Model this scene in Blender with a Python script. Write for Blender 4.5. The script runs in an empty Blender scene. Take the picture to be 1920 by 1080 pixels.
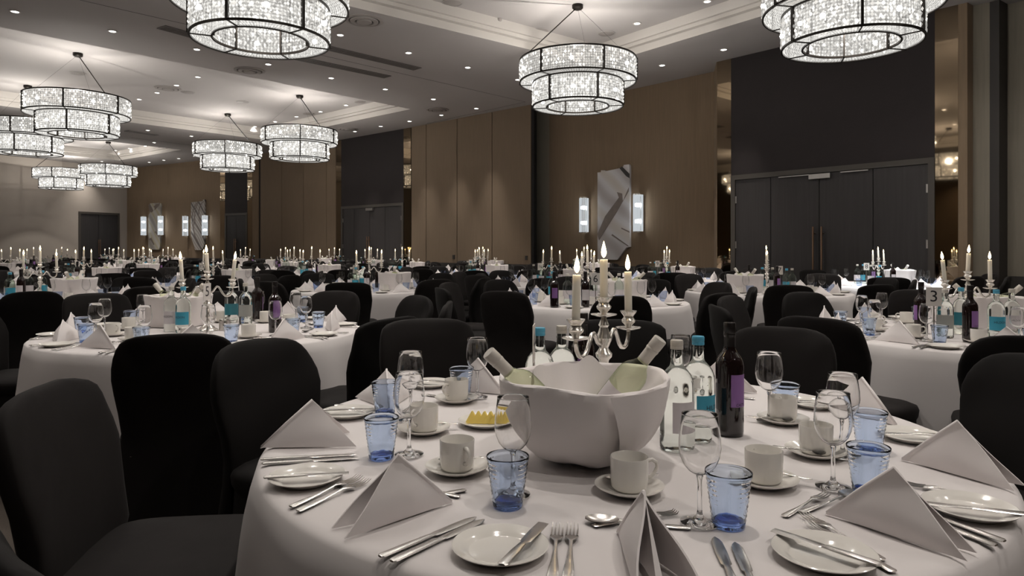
# Banquet hall set for dinner: round tables, candelabra, drum chandeliers.
import bpy, math, random
from math import sin, cos, pi, radians, sqrt, atan2, hypot
from mathutils import Vector, Matrix
from mathutils.geometry import delaunay_2d_cdt

random.seed(11)
SC = bpy.context.scene
COL = SC.collection

# ------------------------------------------------------------------ camera
CAM_Z = 1.255
HOR = 465.0            # horizon row in the 1920x1080 frame
F = 1280.0             # focal length in pixels (24 mm on 36 mm)
cd = bpy.data.cameras.new('camera')
cam = bpy.data.objects.new('camera', cd)
COL.objects.link(cam)
cam.location = (0, 0, CAM_Z)
cam.rotation_euler = (pi / 2, 0, 0)
cd.sensor_width = 36
cd.lens = 24
cd.shift_y = -(540 - HOR) / 1920
cd.clip_end = 200
cd.clip_start = 0.02
SC.camera = cam

# ------------------------------------------------------------------ world, exposure
w = bpy.data.worlds.new('world')
SC.world = w
w.use_nodes = True
w.node_tree.nodes['Background'].inputs[0].default_value = (0.9, 0.92, 1, 1)
w.node_tree.nodes['Background'].inputs[1].default_value = 0.0
SC.view_settings.view_transform = 'Standard'
SC.view_settings.look = 'None'
SC.view_settings.gamma = 1
SC.view_settings.exposure = 0.58
SC.view_settings.use_curve_mapping = False
SC.cycles.transparent_max_bounces = 40
SC.cycles.max_bounces = 10
SC.cycles.transmission_bounces = 10
SC.cycles.glossy_bounces = 5
SC.cycles.diffuse_bounces = 3
SC.cycles.adaptive_threshold = 0.045
SC.cycles.sample_clamp_indirect = 3.0
SC.cycles.caustics_reflective = False
SC.cycles.blur_glossy = 0.5
DOWNLIGHT_W = 8.0
CHANDELIER_W = 72.0
NEAR_DOWNLIGHT_W = 10.5

# ------------------------------------------------------------------ materials
def _nt(name):
    m = bpy.data.materials.new(name)
    m.use_nodes = True
    return m, m.node_tree, m.node_tree.nodes['Principled BSDF']

def mat(name, col, rough=0.6, metal=0.0, spec=0.5, noise=None, bump=None, sheen=0.0, coat=0.0):
    """noise=(scale, amount[, stretch]) varies the colour, bump=(scale, strength[, stretch]) the relief."""
    m, nt, b = _nt(name)
    b.inputs['Base Color'].default_value = (*col, 1)
    b.inputs['Roughness'].default_value = rough
    b.inputs['Metallic'].default_value = metal
    b.inputs['Specular IOR Level'].default_value = spec
    b.inputs['Sheen Weight'].default_value = sheen
    b.inputs['Sheen Roughness'].default_value = 0.4
    b.inputs['Coat Weight'].default_value = coat
    if noise or bump:
        tc = nt.nodes.new('ShaderNodeTexCoord')
    if noise:
        n = nt.nodes.new('ShaderNodeTexNoise')
        n.inputs['Scale'].default_value = noise[0]
        n.inputs['Detail'].default_value = 4
        mp = nt.nodes.new('ShaderNodeMapping')
        if len(noise) > 2:
            mp.inputs['Scale'].default_value = noise[2]
        nt.links.new(tc.outputs['Object'], mp.inputs[0])
        nt.links.new(mp.outputs[0], n.inputs['Vector'])
        mx = nt.nodes.new('ShaderNodeMix')
        mx.data_type = 'RGBA'
        a = noise[1]
        mx.inputs[6].default_value = (*[c * (1 - a) for c in col], 1)
        mx.inputs[7].default_value = (*[min(1, c * (1 + a)) for c in col], 1)
        nt.links.new(n.outputs[0], mx.inputs[0])
        nt.links.new(mx.outputs[2], b.inputs['Base Color'])
    if bump:
        n = nt.nodes.new('ShaderNodeTexNoise')
        n.inputs['Scale'].default_value = bump[0]
        n.inputs['Detail'].default_value = 3
        mp = nt.nodes.new('ShaderNodeMapping')
        if len(bump) > 2:
            mp.inputs['Scale'].default_value = bump[2]
        nt.links.new(tc.outputs['Object'], mp.inputs[0])
        nt.links.new(mp.outputs[0], n.inputs['Vector'])
        bp = nt.nodes.new('ShaderNodeBump')
        bp.inputs['Strength'].default_value = bump[1]
        bp.inputs['Distance'].default_value = 0.01
        nt.links.new(n.outputs[0], bp.inputs['Height'])
        nt.links.new(bp.outputs[0], b.inputs['Normal'])
    return m

def emit(name, col, strength, sampled=True):
    m = bpy.data.materials.new(name)
    m.use_nodes = True
    nt = m.node_tree
    nt.nodes.clear()
    o = nt.nodes.new('ShaderNodeOutputMaterial')
    e = nt.nodes.new('ShaderNodeEmission')
    e.inputs[0].default_value = (*col, 1)
    e.inputs[1].default_value = strength
    nt.links.new(e.outputs[0], o.inputs[0])
    if not sampled:
        m.cycles.emission_sampling = 'NONE'
    return m

def thin_glass(name, tint, edge_tint, gain=1.0, rough=0.01, bump=None):
    """Thin-walled clear glass: tinted see-through with Fresnel reflection."""
    m = bpy.data.materials.new(name)
    m.use_nodes = True
    nt = m.node_tree
    nt.nodes.clear()
    o = nt.nodes.new('ShaderNodeOutputMaterial')
    t = nt.nodes.new('ShaderNodeBsdfTransparent')
    g = nt.nodes.new('ShaderNodeBsdfGlossy')
    g.inputs['Roughness'].default_value = rough
    mx = nt.nodes.new('ShaderNodeMixShader')
    lw = nt.nodes.new('ShaderNodeLayerWeight')
    lw.inputs[0].default_value = 0.5
    pw = nt.nodes.new('ShaderNodeMath')
    pw.operation = 'POWER'
    pw.inputs[1].default_value = 4.0
    mul = nt.nodes.new('ShaderNodeMath')
    mul.operation = 'MULTIPLY_ADD'
    mul.use_clamp = True
    mul.inputs[1].default_value = 0.55 * gain
    mul.inputs[2].default_value = 0.022 * gain
    sq = nt.nodes.new('ShaderNodeMath')
    sq.operation = 'POWER'
    sq.inputs[1].default_value = 2.5
    cm = nt.nodes.new('ShaderNodeMix')
    cm.data_type = 'RGBA'
    cm.inputs[6].default_value = (*tint, 1)
    cm.inputs[7].default_value = (*edge_tint, 1)
    nt.links.new(lw.outputs['Facing'], sq.inputs[0])
    nt.links.new(sq.outputs[0], cm.inputs[0])
    nt.links.new(lw.outputs['Facing'], pw.inputs[0])
    nt.links.new(cm.outputs[2], t.inputs[0])
    nt.links.new(pw.outputs[0], mul.inputs[0])
    nt.links.new(mul.outputs[0], mx.inputs[0])
    nt.links.new(t.outputs[0], mx.inputs[1])
    nt.links.new(g.outputs[0], mx.inputs[2])
    nt.links.new(mx.outputs[0], o.inputs[0])
    if bump:
        tc = nt.nodes.new('ShaderNodeTexCoord')
        mp = nt.nodes.new('ShaderNodeMapping')
        mp.inputs['Scale'].default_value = bump[2]
        n2 = nt.nodes.new('ShaderNodeTexNoise')  # refraction of the pressed glass put into the tint as dark flecks
        n2.inputs['Scale'].default_value = 1.6
        nt.links.new(mp.outputs[0], n2.inputs['Vector'])
        rp = nt.nodes.new('ShaderNodeValToRGB')
        rp.color_ramp.elements[0].position = 0.60
        rp.color_ramp.elements[0].color = (0, 0, 0, 1)
        rp.color_ramp.elements[1].position = 0.72
        rp.color_ramp.elements[1].color = (0.75, 0.75, 0.75, 1)
        ad = nt.nodes.new('ShaderNodeMath')
        ad.use_clamp = True
        nt.links.new(n2.outputs[0], rp.inputs[0])
        nt.links.new(rp.outputs[0], ad.inputs[0])
        nt.links.new(sq.outputs[0], ad.inputs[1])
        nt.links.new(ad.outputs[0], cm.inputs[0])
        n = nt.nodes.new('ShaderNodeTexNoise')
        n.inputs['Scale'].default_value = bump[0]
        bp = nt.nodes.new('ShaderNodeBump')
        bp.inputs['Strength'].default_value = bump[1]
        bp.inputs['Distance'].default_value = 0.004
        nt.links.new(tc.outputs['Object'], mp.inputs[0])
        nt.links.new(mp.outputs[0], n.inputs['Vector'])
        nt.links.new(n.outputs[0], bp.inputs['Height'])
        nt.links.new(bp.outputs[0], g.inputs['Normal'])
        nt.links.new(bp.outputs[0], lw.inputs['Normal'])
    return m

def solid_glass(name, col, ior=1.4, rough=0.0):
    m, nt, b = _nt(name)
    b.inputs['Base Color'].default_value = (*col, 1)
    b.inputs['Transmission Weight'].default_value = 1
    b.inputs['IOR'].default_value = ior
    b.inputs['Roughness'].default_value = rough
    return m

M = {}
M['linen'] = mat('white_linen', (0.74, 0.70, 0.69), 0.75, noise=(3, 0.04), bump=(4.5, 0.16), sheen=0.1)
M['napkin'] = mat('napkin_linen', (0.85, 0.80, 0.79), 0.7, bump=(14, 0.10), sheen=0.1)
M['cover'] = mat('black_stretch_fabric', (0.0070, 0.0058, 0.0055), 0.75, spec=0.18, noise=(5, 0.3), bump=(6, 0.25), sheen=0.02)
M['cover_b'] = mat('lighter_black_stretch_fabric', (0.0115, 0.0094, 0.0090), 0.75, spec=0.18, noise=(5, 0.3), bump=(6, 0.3), sheen=0.03)  # slightly lighter copy of the black chair fabric
M['china'] = mat('white_china', (0.80, 0.77, 0.72), 0.13, coat=0.3)
M['steel'] = mat('polished_steel', (0.78, 0.75, 0.72), 0.26, 1.0)
M['silver'] = mat('silver_plate', (0.90, 0.86, 0.80), 0.20, 0.78, bump=(60, 0.12))
M['wax'] = mat('ivory_wax', (0.96, 0.87, 0.78), 0.45)
_w = M['wax'].node_tree.nodes['Principled BSDF']
_w.inputs['Subsurface Weight'].default_value = 1.0
_w.inputs['Subsurface Radius'].default_value = (1.0, 1.0, 1.0)
_w.inputs['Subsurface Scale'].default_value = 0.012
M['wick'] = mat('burnt_wick', (0.01, 0.008, 0.006), 0.9)
M['flame'] = emit('candle_flame', (1.0, 0.72, 0.36), 14.0)
M['glass'] = thin_glass('clear_glass', (0.985, 0.985, 0.985), (0.50, 0.51, 0.50), 1.8)
M['blown'] = solid_glass('blown_clear_glass', (1, 1, 1), 1.45)
M['stem'] = solid_glass('clear_stem_glass', (1, 1, 1), 1.45)
M['blue_glass'] = thin_glass('blue_glass', (0.76, 0.83, 0.95), (0.26, 0.38, 0.74), 1.5, bump=(1.0, 0.8, (30, 30, 160)))
M['blue_wall'] = solid_glass('pressed_blue_glass', (0.76, 0.85, 0.99), 1.45)
M['blue_wall'].node_tree.nodes['Principled BSDF'].inputs['Roughness'].default_value = 0.02
M['blue_foot'] = solid_glass('thick_blue_glass', (0.26, 0.42, 0.95), 1.45)
M['blue_base'] = thin_glass('deep_blue_glass', (0.20, 0.30, 0.80), (0.06, 0.10, 0.45), 1.3)
M['water_bottle'] = thin_glass('pale_bottle_glass', (0.86, 0.91, 0.87), (0.45, 0.55, 0.48), 1.8)
M['water'] = solid_glass('water_filled_glass', (0.93, 0.98, 0.94), 1.30)
M['white_wine'] = thin_glass('white_wine_glass', (0.90, 0.93, 0.80), (0.62, 0.70, 0.48), 1.6)
M['red_wine'] = mat('dark_wine_glass', (0.012, 0.006, 0.006), 0.05, coat=0.5)
M['foil'] = mat('white_foil', (0.72, 0.68, 0.62), 0.3, 0.0)
M['dark_foil'] = mat('black_foil', (0.015, 0.012, 0.012), 0.3)
M['blue_cap'] = mat('blue_cap', (0.10, 0.42, 0.62), 0.35)
M['white_cap'] = mat('pale_cap', (0.66, 0.62, 0.56), 0.35)
M['blue_label'] = mat('blue_label', (0.045, 0.33, 0.47), 0.5)
M['white_label'] = mat('white_label', (0.66, 0.62, 0.64), 0.55)
M['purple_label'] = mat('purple_label', (0.27, 0.13, 0.36), 0.5)
M['ink'] = mat('dark_ink', (0.02, 0.02, 0.025), 0.6)
M['butter'] = mat('butter', (0.86, 0.66, 0.16), 0.4, noise=(40, 0.08))
M['card'] = mat('white_card', (0.78, 0.74, 0.70), 0.6)
M['pepper'] = mat('steel_shaker', (0.5, 0.47, 0.44), 0.25, 1.0)
# room
M['ceiling'] = mat('ceiling_paint', (0.42, 0.395, 0.385), 0.85, noise=(0.6, 0.05))
M['moulding'] = mat('lit_moulding_paint', (0.52, 0.49, 0.46), 0.8)  # same paint as the ceiling, lightened: chandelier light put into the colour
M['brown_wall'] = mat('brown_wall_fabric', (0.225, 0.163, 0.105), 0.9, noise=(30, 0.16, (1, 1, 0.05)), bump=(60, 0.2, (1, 1, 0.1)))
M['panel'] = mat('partition_fabric', (0.215, 0.160, 0.108), 0.9, noise=(22, 0.10, (1, 1, 0.1)), bump=(60, 0.15))
M['pilaster'] = mat('pilaster_fabric', (0.24, 0.215, 0.172), 0.9, noise=(40, 0.14, (1, 1, 0.04)), bump=(60, 0.2, (1, 1, 0.1)))
M['plaster'] = mat('grey_plaster', (0.42, 0.375, 0.33), 0.9, noise=(0.8, 0.05))
M['dado'] = mat('dark_dado', (0.035, 0.031, 0.028), 0.6)
M['slot'] = mat('black_slot', (0.006, 0.005, 0.005), 0.7)
M['overpanel'] = mat('aubergine_panel', (0.0170, 0.0120, 0.0125), 0.75, noise=(6, 0.2))
M['door'] = mat('dark_door_veneer', (0.032, 0.029, 0.029), 0.55, noise=(26, 0.35, (1, 1, 0.04)))
M['door_frame'] = mat('door_frame', (0.060, 0.053, 0.045), 0.5)
M['bronze'] = mat('bronze_handle', (0.34, 0.22, 0.15), 0.35, 1.0)
M['hinge'] = mat('hinge_metal', (0.5, 0.48, 0.46), 0.35, 1.0)
M['mirror'] = mat('bronze_mirror', (0.36, 0.28, 0.19), 0.03, 1.0)
M['frame'] = mat('dark_bronze_frame', (0.018, 0.014, 0.011), 0.4, 0.6)
M['grille'] = mat('vent_metal', (0.16, 0.145, 0.135), 0.6)
M['vent_dark'] = mat('vent_shadow_metal', (0.05, 0.045, 0.042), 0.7)
M['disc'] = mat('ceiling_disc_grey', (0.30, 0.275, 0.26), 0.7)
M['trim_white'] = mat('white_trim', (0.6, 0.57, 0.54), 0.5)
M['lamp'] = emit('downlight_lens', (1.0, 0.97, 0.92), 6.0, sampled=False)
M['bulb'] = emit('crystal_bulb', (1.0, 0.96, 0.88), 22.0, sampled=False)
M['sconce_bulb'] = emit('sconce_lamp', (0.92, 0.97, 1.0), 13.0)
M['sconce_rod'] = emit('self_lit_glass_rod', (0.86, 0.92, 0.96), 0.42, sampled=False)  # glow of the sconce lamps on the rods, put in as emission

def carpet():
    m, nt, b = _nt('patterned_carpet')
    b.inputs['Roughness'].default_value = 0.95
    tc = nt.nodes.new('ShaderNodeTexCoord')
    v = nt.nodes.new('ShaderNodeTexVoronoi')
    v.inputs['Scale'].default_value = 2.2
    n = nt.nodes.new('ShaderNodeTexNoise')
    n.inputs['Scale'].default_value = 140
    r = nt.nodes.new('ShaderNodeValToRGB')
    r.color_ramp.elements[0].color = (0.045, 0.036, 0.030, 1)
    r.color_ramp.elements[1].color = (0.12, 0.095, 0.075, 1)
    mx = nt.nodes.new('ShaderNodeMath')
    mx.operation = 'MULTIPLY'
    nt.links.new(tc.outputs['Object'], v.inputs['Vector'])
    nt.links.new(tc.outputs['Object'], n.inputs['Vector'])
    nt.links.new(v.outputs['Distance'], mx.inputs[0])
    nt.links.new(n.outputs[0], mx.inputs[1])
    nt.links.new(mx.outputs[0], r.inputs[0])
    nt.links.new(r.outputs[0], b.inputs['Base Color'])
    return m
M['carpet'] = carpet()

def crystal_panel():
    """Sheet of woven glass: backlight put in as an emitting grid of facets, partly see-through."""
    m = bpy.data.materials.new('self_lit_crystal_panel')
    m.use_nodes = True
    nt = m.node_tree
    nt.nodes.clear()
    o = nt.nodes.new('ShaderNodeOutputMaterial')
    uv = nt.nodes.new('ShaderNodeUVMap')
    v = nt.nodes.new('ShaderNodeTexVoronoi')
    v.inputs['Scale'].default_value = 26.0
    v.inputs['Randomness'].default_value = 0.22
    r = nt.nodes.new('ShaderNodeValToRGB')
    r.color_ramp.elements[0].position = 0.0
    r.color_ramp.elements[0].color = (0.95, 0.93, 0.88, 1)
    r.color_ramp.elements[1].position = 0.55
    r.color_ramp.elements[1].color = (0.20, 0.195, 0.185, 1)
    e = nt.nodes.new('ShaderNodeEmission')  # backlight of the bulbs, given to the sheet as its own glow
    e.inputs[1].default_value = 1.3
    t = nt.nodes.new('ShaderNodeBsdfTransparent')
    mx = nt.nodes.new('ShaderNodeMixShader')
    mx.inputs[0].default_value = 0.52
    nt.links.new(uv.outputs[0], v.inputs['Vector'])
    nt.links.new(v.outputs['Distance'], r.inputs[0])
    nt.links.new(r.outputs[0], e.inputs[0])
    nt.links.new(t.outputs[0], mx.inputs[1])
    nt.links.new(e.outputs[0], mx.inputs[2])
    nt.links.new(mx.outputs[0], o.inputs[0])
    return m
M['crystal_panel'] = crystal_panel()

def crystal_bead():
    """Cut-glass bead: bulb light and random sparkle put in as its own emission."""
    m = bpy.data.materials.new('self_lit_crystal_bead')
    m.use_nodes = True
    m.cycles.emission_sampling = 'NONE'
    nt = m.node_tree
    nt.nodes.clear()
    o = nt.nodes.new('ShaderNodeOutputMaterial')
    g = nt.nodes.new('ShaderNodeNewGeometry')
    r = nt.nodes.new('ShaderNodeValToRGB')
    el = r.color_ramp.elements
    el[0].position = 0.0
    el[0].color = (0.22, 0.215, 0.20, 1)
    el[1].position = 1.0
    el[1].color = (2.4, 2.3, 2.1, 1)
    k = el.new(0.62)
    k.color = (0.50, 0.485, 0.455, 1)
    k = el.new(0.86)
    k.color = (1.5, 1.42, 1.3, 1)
    e = nt.nodes.new('ShaderNodeEmission')  # glints of the bulbs, given to each bead as its own glow
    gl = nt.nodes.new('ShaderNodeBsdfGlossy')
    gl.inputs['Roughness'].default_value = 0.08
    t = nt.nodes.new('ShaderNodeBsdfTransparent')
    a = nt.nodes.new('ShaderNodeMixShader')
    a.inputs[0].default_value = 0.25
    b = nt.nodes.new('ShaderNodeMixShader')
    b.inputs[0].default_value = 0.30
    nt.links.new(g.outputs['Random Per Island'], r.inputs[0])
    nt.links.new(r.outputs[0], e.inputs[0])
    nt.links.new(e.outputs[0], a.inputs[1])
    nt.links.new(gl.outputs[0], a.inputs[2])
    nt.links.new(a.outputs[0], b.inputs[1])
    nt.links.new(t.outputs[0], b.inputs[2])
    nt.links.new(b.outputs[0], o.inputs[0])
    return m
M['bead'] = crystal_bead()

def art_paint(name, cols, seed, scale=1.2, distort=6.0):
    m, nt, b = _nt(name)
    b.inputs['Roughness'].default_value = 0.6
    tc = nt.nodes.new('ShaderNodeTexCoord')
    mp = nt.nodes.new('ShaderNodeMapping')
    mp.inputs['Location'].default_value = (seed, seed * 0.7, seed * 1.3)
    mp.inputs['Rotation'].default_value = (0, radians(35), 0)
    wv = nt.nodes.new('ShaderNodeTexWave')
    wv.inputs['Scale'].default_value = scale
    wv.inputs['Distortion'].default_value = distort
    wv.inputs['Detail'].default_value = 2
    wv.inputs['Detail Scale'].default_value = 0.6
    r = nt.nodes.new('ShaderNodeValToRGB')
    el = r.color_ramp.elements
    el[0].color = (*cols[0], 1)
    el[1].color = (*cols[-1], 1)
    for i, c in enumerate(cols[1:-1]):
        k = el.new((i + 1) / (len(cols) - 1))
        k.color = (*c, 1)
    nt.links.new(tc.outputs['Object'], mp.inputs[0])
    nt.links.new(mp.outputs[0], wv.inputs['Vector'])
    nt.links.new(wv.outputs[0], r.inputs[0])
    nt.links.new(r.outputs[0], b.inputs['Base Color'])
    return m
M['art_a'] = art_paint('swept_grey_paint', [(0.46, 0.43, 0.43), (0.62, 0.61, 0.62), (0.68, 0.67, 0.68), (0.62, 0.58, 0.54)], 3.1, 0.55, 5)
M['art_b'] = art_paint('pale_stone_paint', [(0.30, 0.28, 0.25), (0.46, 0.44, 0.40), (0.42, 0.38, 0.24), (0.50, 0.48, 0.45)], 7.3, 0.5, 7)
M['art_c'] = art_paint('curved_stroke_paint', [(0.10, 0.085, 0.085), (0.42, 0.40, 0.37), (0.5, 0.48, 0.45), (0.22, 0.19, 0.18), (0.48, 0.46, 0.43)], 1.7, 0.9, 5)
M['art_stroke'] = mat('dark_brown_stroke', (0.20, 0.165, 0.145), 0.6, noise=(6, 0.3))
M['art_edge'] = mat('charcoal_stroke', (0.03, 0.027, 0.027), 0.6)

# ------------------------------------------------------------------ mesh helpers
class MB:
    """Collects vertices and faces for one mesh."""
    def __init__(s):
        s.v, s.f, s.uv = [], [], None

    def add(s, v, f):
        o = len(s.v)
        s.v += [tuple(p) for p in v]
        s.f += [tuple(i + o for i in q) for q in f]
        return s

    def box(s, x0, x1, y0, y1, z0, z1):
        return s.add([(x0, y0, z0), (x1, y0, z0), (x1, y1, z0), (x0, y1, z0),
                      (x0, y0, z1), (x1, y0, z1), (x1, y1, z1), (x0, y1, z1)],
                     [(3, 2, 1, 0), (4, 5, 6, 7), (0, 1, 5, 4), (1, 2, 6, 5), (2, 3, 7, 6), (3, 0, 4, 7)])

    def lathe(s, prof, n=24, closed=False, ox=0, oy=0):
        """prof: (r, z) list, bottom to top on the outside."""
        v, f = [], []
        rings = []
        for r, z in prof:
            if r < 1e-6:
                rings.append([len(v)])
                v.append((ox, oy, z))
            else:
                rings.append(list(range(len(v), len(v) + n)))
                v += [(ox + r * cos(2 * pi * i / n), oy + r * sin(2 * pi * i / n), z) for i in range(n)]
        pairs = list(zip(rings, rings[1:]))
        if closed:
            pairs.append((rings[-1], rings[0]))
        for a, b in pairs:
            for i in range(n):
                j = (i + 1) % n
                if len(a) == 1 and len(b) == 1:
                    continue
                if len(a) == 1:
                    f.append((a[0], b[j], b[i]))
                elif len(b) == 1:
                    f.append((a[i], a[j], b[0]))
                else:
                    f.append((a[i], a[j], b[j], b[i]))
        return s.add(v, f)

    def loft(s, rings, cap=True):
        """rings: list of equally long point loops."""
        n = len(rings[0])
        v = [p for r in rings for p in r]
        f = []
        for k in range(len(rings) - 1):
            for i in range(n):
                j = (i + 1) % n
                f.append((k * n + i, k * n + j, (k + 1) * n + j, (k + 1) * n + i))
        if cap:
            f.append(tuple(reversed(range(n))))
            f.append(tuple(range((len(rings) - 1) * n, len(rings) * n)))
        return s.add(v, f)

    def tube(s, pts, r, n=8, cap=True):
        """round tube through pts; r a number or a list."""
        pts = [Vector(p) for p in pts]
        rs = r if isinstance(r, (list, tuple)) else [r] * len(pts)
        rings = []
        up = None
        for i, p in enumerate(pts):
            t = (pts[min(i + 1, len(pts) - 1)] - pts[max(i - 1, 0)]).normalized()
            if up is None:
                up = Vector((0, 0, 1)) if abs(t.z) < 0.9 else Vector((1, 0, 0))
            a = t.cross(up).normalized()
            b = a.cross(t).normalized()
            up = b
            rings.append([p + rs[i] * (cos(2 * pi * k / n) * a + sin(2 * pi * k / n) * b) for k in range(n)])
        return s.loft(rings, cap)

    def prism(s, poly, z0, z1):
        n = len(poly)
        v = [(x, y, z0) for x, y in poly] + [(x, y, z1) for x, y in poly]
        f = [tuple(reversed(range(n))), tuple(range(n, 2 * n))]
        f += [(i, (i + 1) % n, n + (i + 1) % n, n + i) for i in range(n)]
        return s.add(v, f)

    def xform(s, m):
        s.v = [tuple(m @ Vector(p)) for p in s.v]
        return s

    def mesh(s, name, material, smooth=True, sharp=40):
        me = bpy.data.meshes.new(name)
        me.from_pydata(s.v, [], s.f)
        if s.uv:
            uvl = me.uv_layers.new(name='UVMap')
            for lp in me.loops:
                uvl.data[lp.index].uv = s.uv[lp.vertex_index]
        me.update()
        me.materials.append(M[material])
        if smooth:
            me.polygons.foreach_set('use_smooth', [True] * len(me.polygons))
            if sharp:
                me.set_sharp_from_angle(angle=radians(sharp))
        return me

def link(name, data, parent=None, loc=None, rot=None, scale=None):
    o = bpy.data.objects.new(name, data)
    COL.objects.link(o)
    if parent is not None:
        o.parent = parent
    if loc is not None:
        o.location = loc
    if rot is not None:
        o.rotation_euler = rot
    if scale is not None:
        o.scale = scale
    return o

def tag(o, label=None, cat=None, group=None, kind=None):
    if label:
        o['label'] = label
    if cat:
        o['category'] = cat
    if group:
        o['group'] = group
    if kind:
        o['kind'] = kind
    return o

def obj(name, mb, material, parent=None, loc=None, rot=None, smooth=True, sharp=40):
    return link(name, mb.mesh(name, material, smooth, sharp), parent, loc, rot)

class Kind:
    """A kind of thing: a name and its parts [(part name, mesh, [sub-parts])]; place() makes one individual."""
    def __init__(s, name, cat, parts):
        s.name, s.cat, s.parts = name, cat, parts

    def place(s, loc, rot=(0, 0, 0), group=None, scale=None):
        if len(s.parts) == 1:
            root = link(s.name, s.parts[0][1], None, loc, rot, scale)
        else:
            root = link(s.name, None, None, loc, rot, scale)
            root.empty_display_size = 0.05
            for p in s.parts:
                c = link(p[0], p[1], root)
                for q in (p[2] if len(p) > 2 else ()):
                    link(q[0], q[1], c)
        root['category'] = s.cat
        if group:
            root['group'] = group
        return root

# labels that single a thing out: ordinal along the near or far side of its table
ORD = ['', 'first', 'second', 'third', 'fourth', 'fifth', 'sixth', 'seventh', 'eighth', 'ninth', 'tenth',
       'eleventh', 'twelfth', 'thirteenth', 'fourteenth', 'fifteenth', 'sixteenth', 'seventeenth', 'eighteenth',
       'nineteenth', 'twentieth', 'twenty-first', 'twenty-second', 'twenty-third', 'twenty-fourth',
       'twenty-fifth', 'twenty-sixth', 'twenty-seventh', 'twenty-eighth', 'twenty-ninth', 'thirtieth']
REG = {}          # (desc, table index) -> [(object, x, y)]
def reg(o, desc, ti, x, y):
    REG.setdefault((desc, ti), []).append((o, x, y))
    return o

def tp(px, py, z=0.75):
    """the point of the horizontal plane at height z that lies under image position (px, py)"""
    d = (CAM_Z - z) * F / (py - HOR)
    return ((px - 960) / F * d, d)

# ------------------------------------------------------------------ room shell
HC = 3.6
ZC = CAM_Z + HC                 # main ceiling height
COFFER = 0.35                   # depth of the raised trays
DADO = 0.84

def V2(p):
    return Vector((p[0], p[1]))

def along(p, q, px):
    """point where the vertical plane through p and q meets image column px"""
    k = (px - 960) / F
    p, q = V2(p), V2(q)
    d = q - p
    t = (k * p.y - p.x) / (d.x - k * d.y)
    return p + d * t

FAR = (-17.45, 30.95)           # far corner
J = (-9.66, 26.14)
B0, B1 = (-5.65, 22.67), (0.495, 17.13)
C0, C1 = (0.60, 17.82), (4.12, 13.93)
D0, D1 = (3.96, 13.22), (6.60, 10.10)
P1, P2, P3, P4 = (6.77, 10.23), (6.99, 9.99), (7.24, 10.17), (17.9, -1.6)
EW = (-27.3, 11.3)              # near end of the end wall
LW = (-6.3, -10.0)

def wall_box(mb, p, q, z0, z1, off=0.0, th=0.12):
    """slab whose room face runs from p to q, moved off into the room"""
    p, q = V2(p), V2(q)
    d = (q - p).normalized()
    n = Vector((d.y, -d.x))          # right-hand side
    mid = (p + q) / 2
    if n.dot(Vector((-2.0, 8.0)) - mid) < 0:
        n = -n
    a, b = p + n * off, q + n * off
    c, e = b - n * th, a - n * th
    poly = [(a.x, a.y), (b.x, b.y), (c.x, c.y), (e.x, e.y)]
    area = sum(poly[i][0] * poly[(i + 1) % 4][1] - poly[(i + 1) % 4][0] * poly[i][1] for i in range(4))
    if area < 0:
        poly.reverse()
    mb.prism(poly, z0, z1)
    return mb

def structure(name, mb=None, material=None):
    o = obj(name, mb, material, smooth=False) if mb else link(name, None)
    o['kind'] = 'structure'
    return o

def wpart(name, parent, material, p, q, z0, z1, off=0.0, th=0.12, label=None):
    o = obj(name, wall_box(MB(), p, q, z0, z1, off, th), material, parent, smooth=False)
    if label:
        o['label'] = label
    return o

# floor
outline = [(-17.6, 31.3), (-9.4, 26.5), (0.9, 18.1), (4.4, 14.1), (7.6, 10.4), (18.2, -1.5), (-6.3, -10.3), (-27.8, 11.2)]
fl = structure('floor', MB().add([(x, y, 0) for x, y in outline], [tuple(reversed(range(len(outline))))]), 'carpet')

# ceiling with three recessed trays
def coffer_poly(K, e1, e2, a0, a1, b0, b1):
    K, e1, e2 = V2(K), V2(e1), V2(e2)
    return [K + e1 * a + e2 * b for a, b in ((a0, b0), (a1, b0), (a1, b1), (a0, b1))]

COF = [coffer_poly((1.684, 13.49), (-.777, -.63), (.604, -.797), 0, 14.4, 0, 12.4),
       coffer_poly((-2.63, 17.7), (-.655, -.755), (-.748, .663), 0, 14.4, 0, 7.5),
       coffer_poly((-12.13, 25.04), (-.60, -.80), (-.80, .60), 0, 5.2, 0, 5.0)]

def inset(poly, d):
    out = []
    n = len(poly)
    c = sum(poly, Vector((0, 0))) / n
    for i in range(n):
        p, a, b = poly[i], poly[i - 1], poly[(i + 1) % n]
        u = (a - p).normalized()
        v = (b - p).normalized()
        out.append(p + (u + v) * d / abs(u.cross(v)) if True else p)
    return out

def ccw(poly):
    a = sum(poly[i].x * poly[(i + 1) % len(poly)].y - poly[(i + 1) % len(poly)].x * poly[i].y for i in range(len(poly)))
    return poly if a > 0 else list(reversed(poly))

def inside(p, poly):
    r = False
    j = len(poly) - 1
    for i in range(len(poly)):
        a, b = poly[i], poly[j]
        if (a.y > p.y) != (b.y > p.y) and p.x < (b.x - a.x) * (p.y - a.y) / (b.y - a.y) + a.x:
            r = not r
        j = i
    return r

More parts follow.
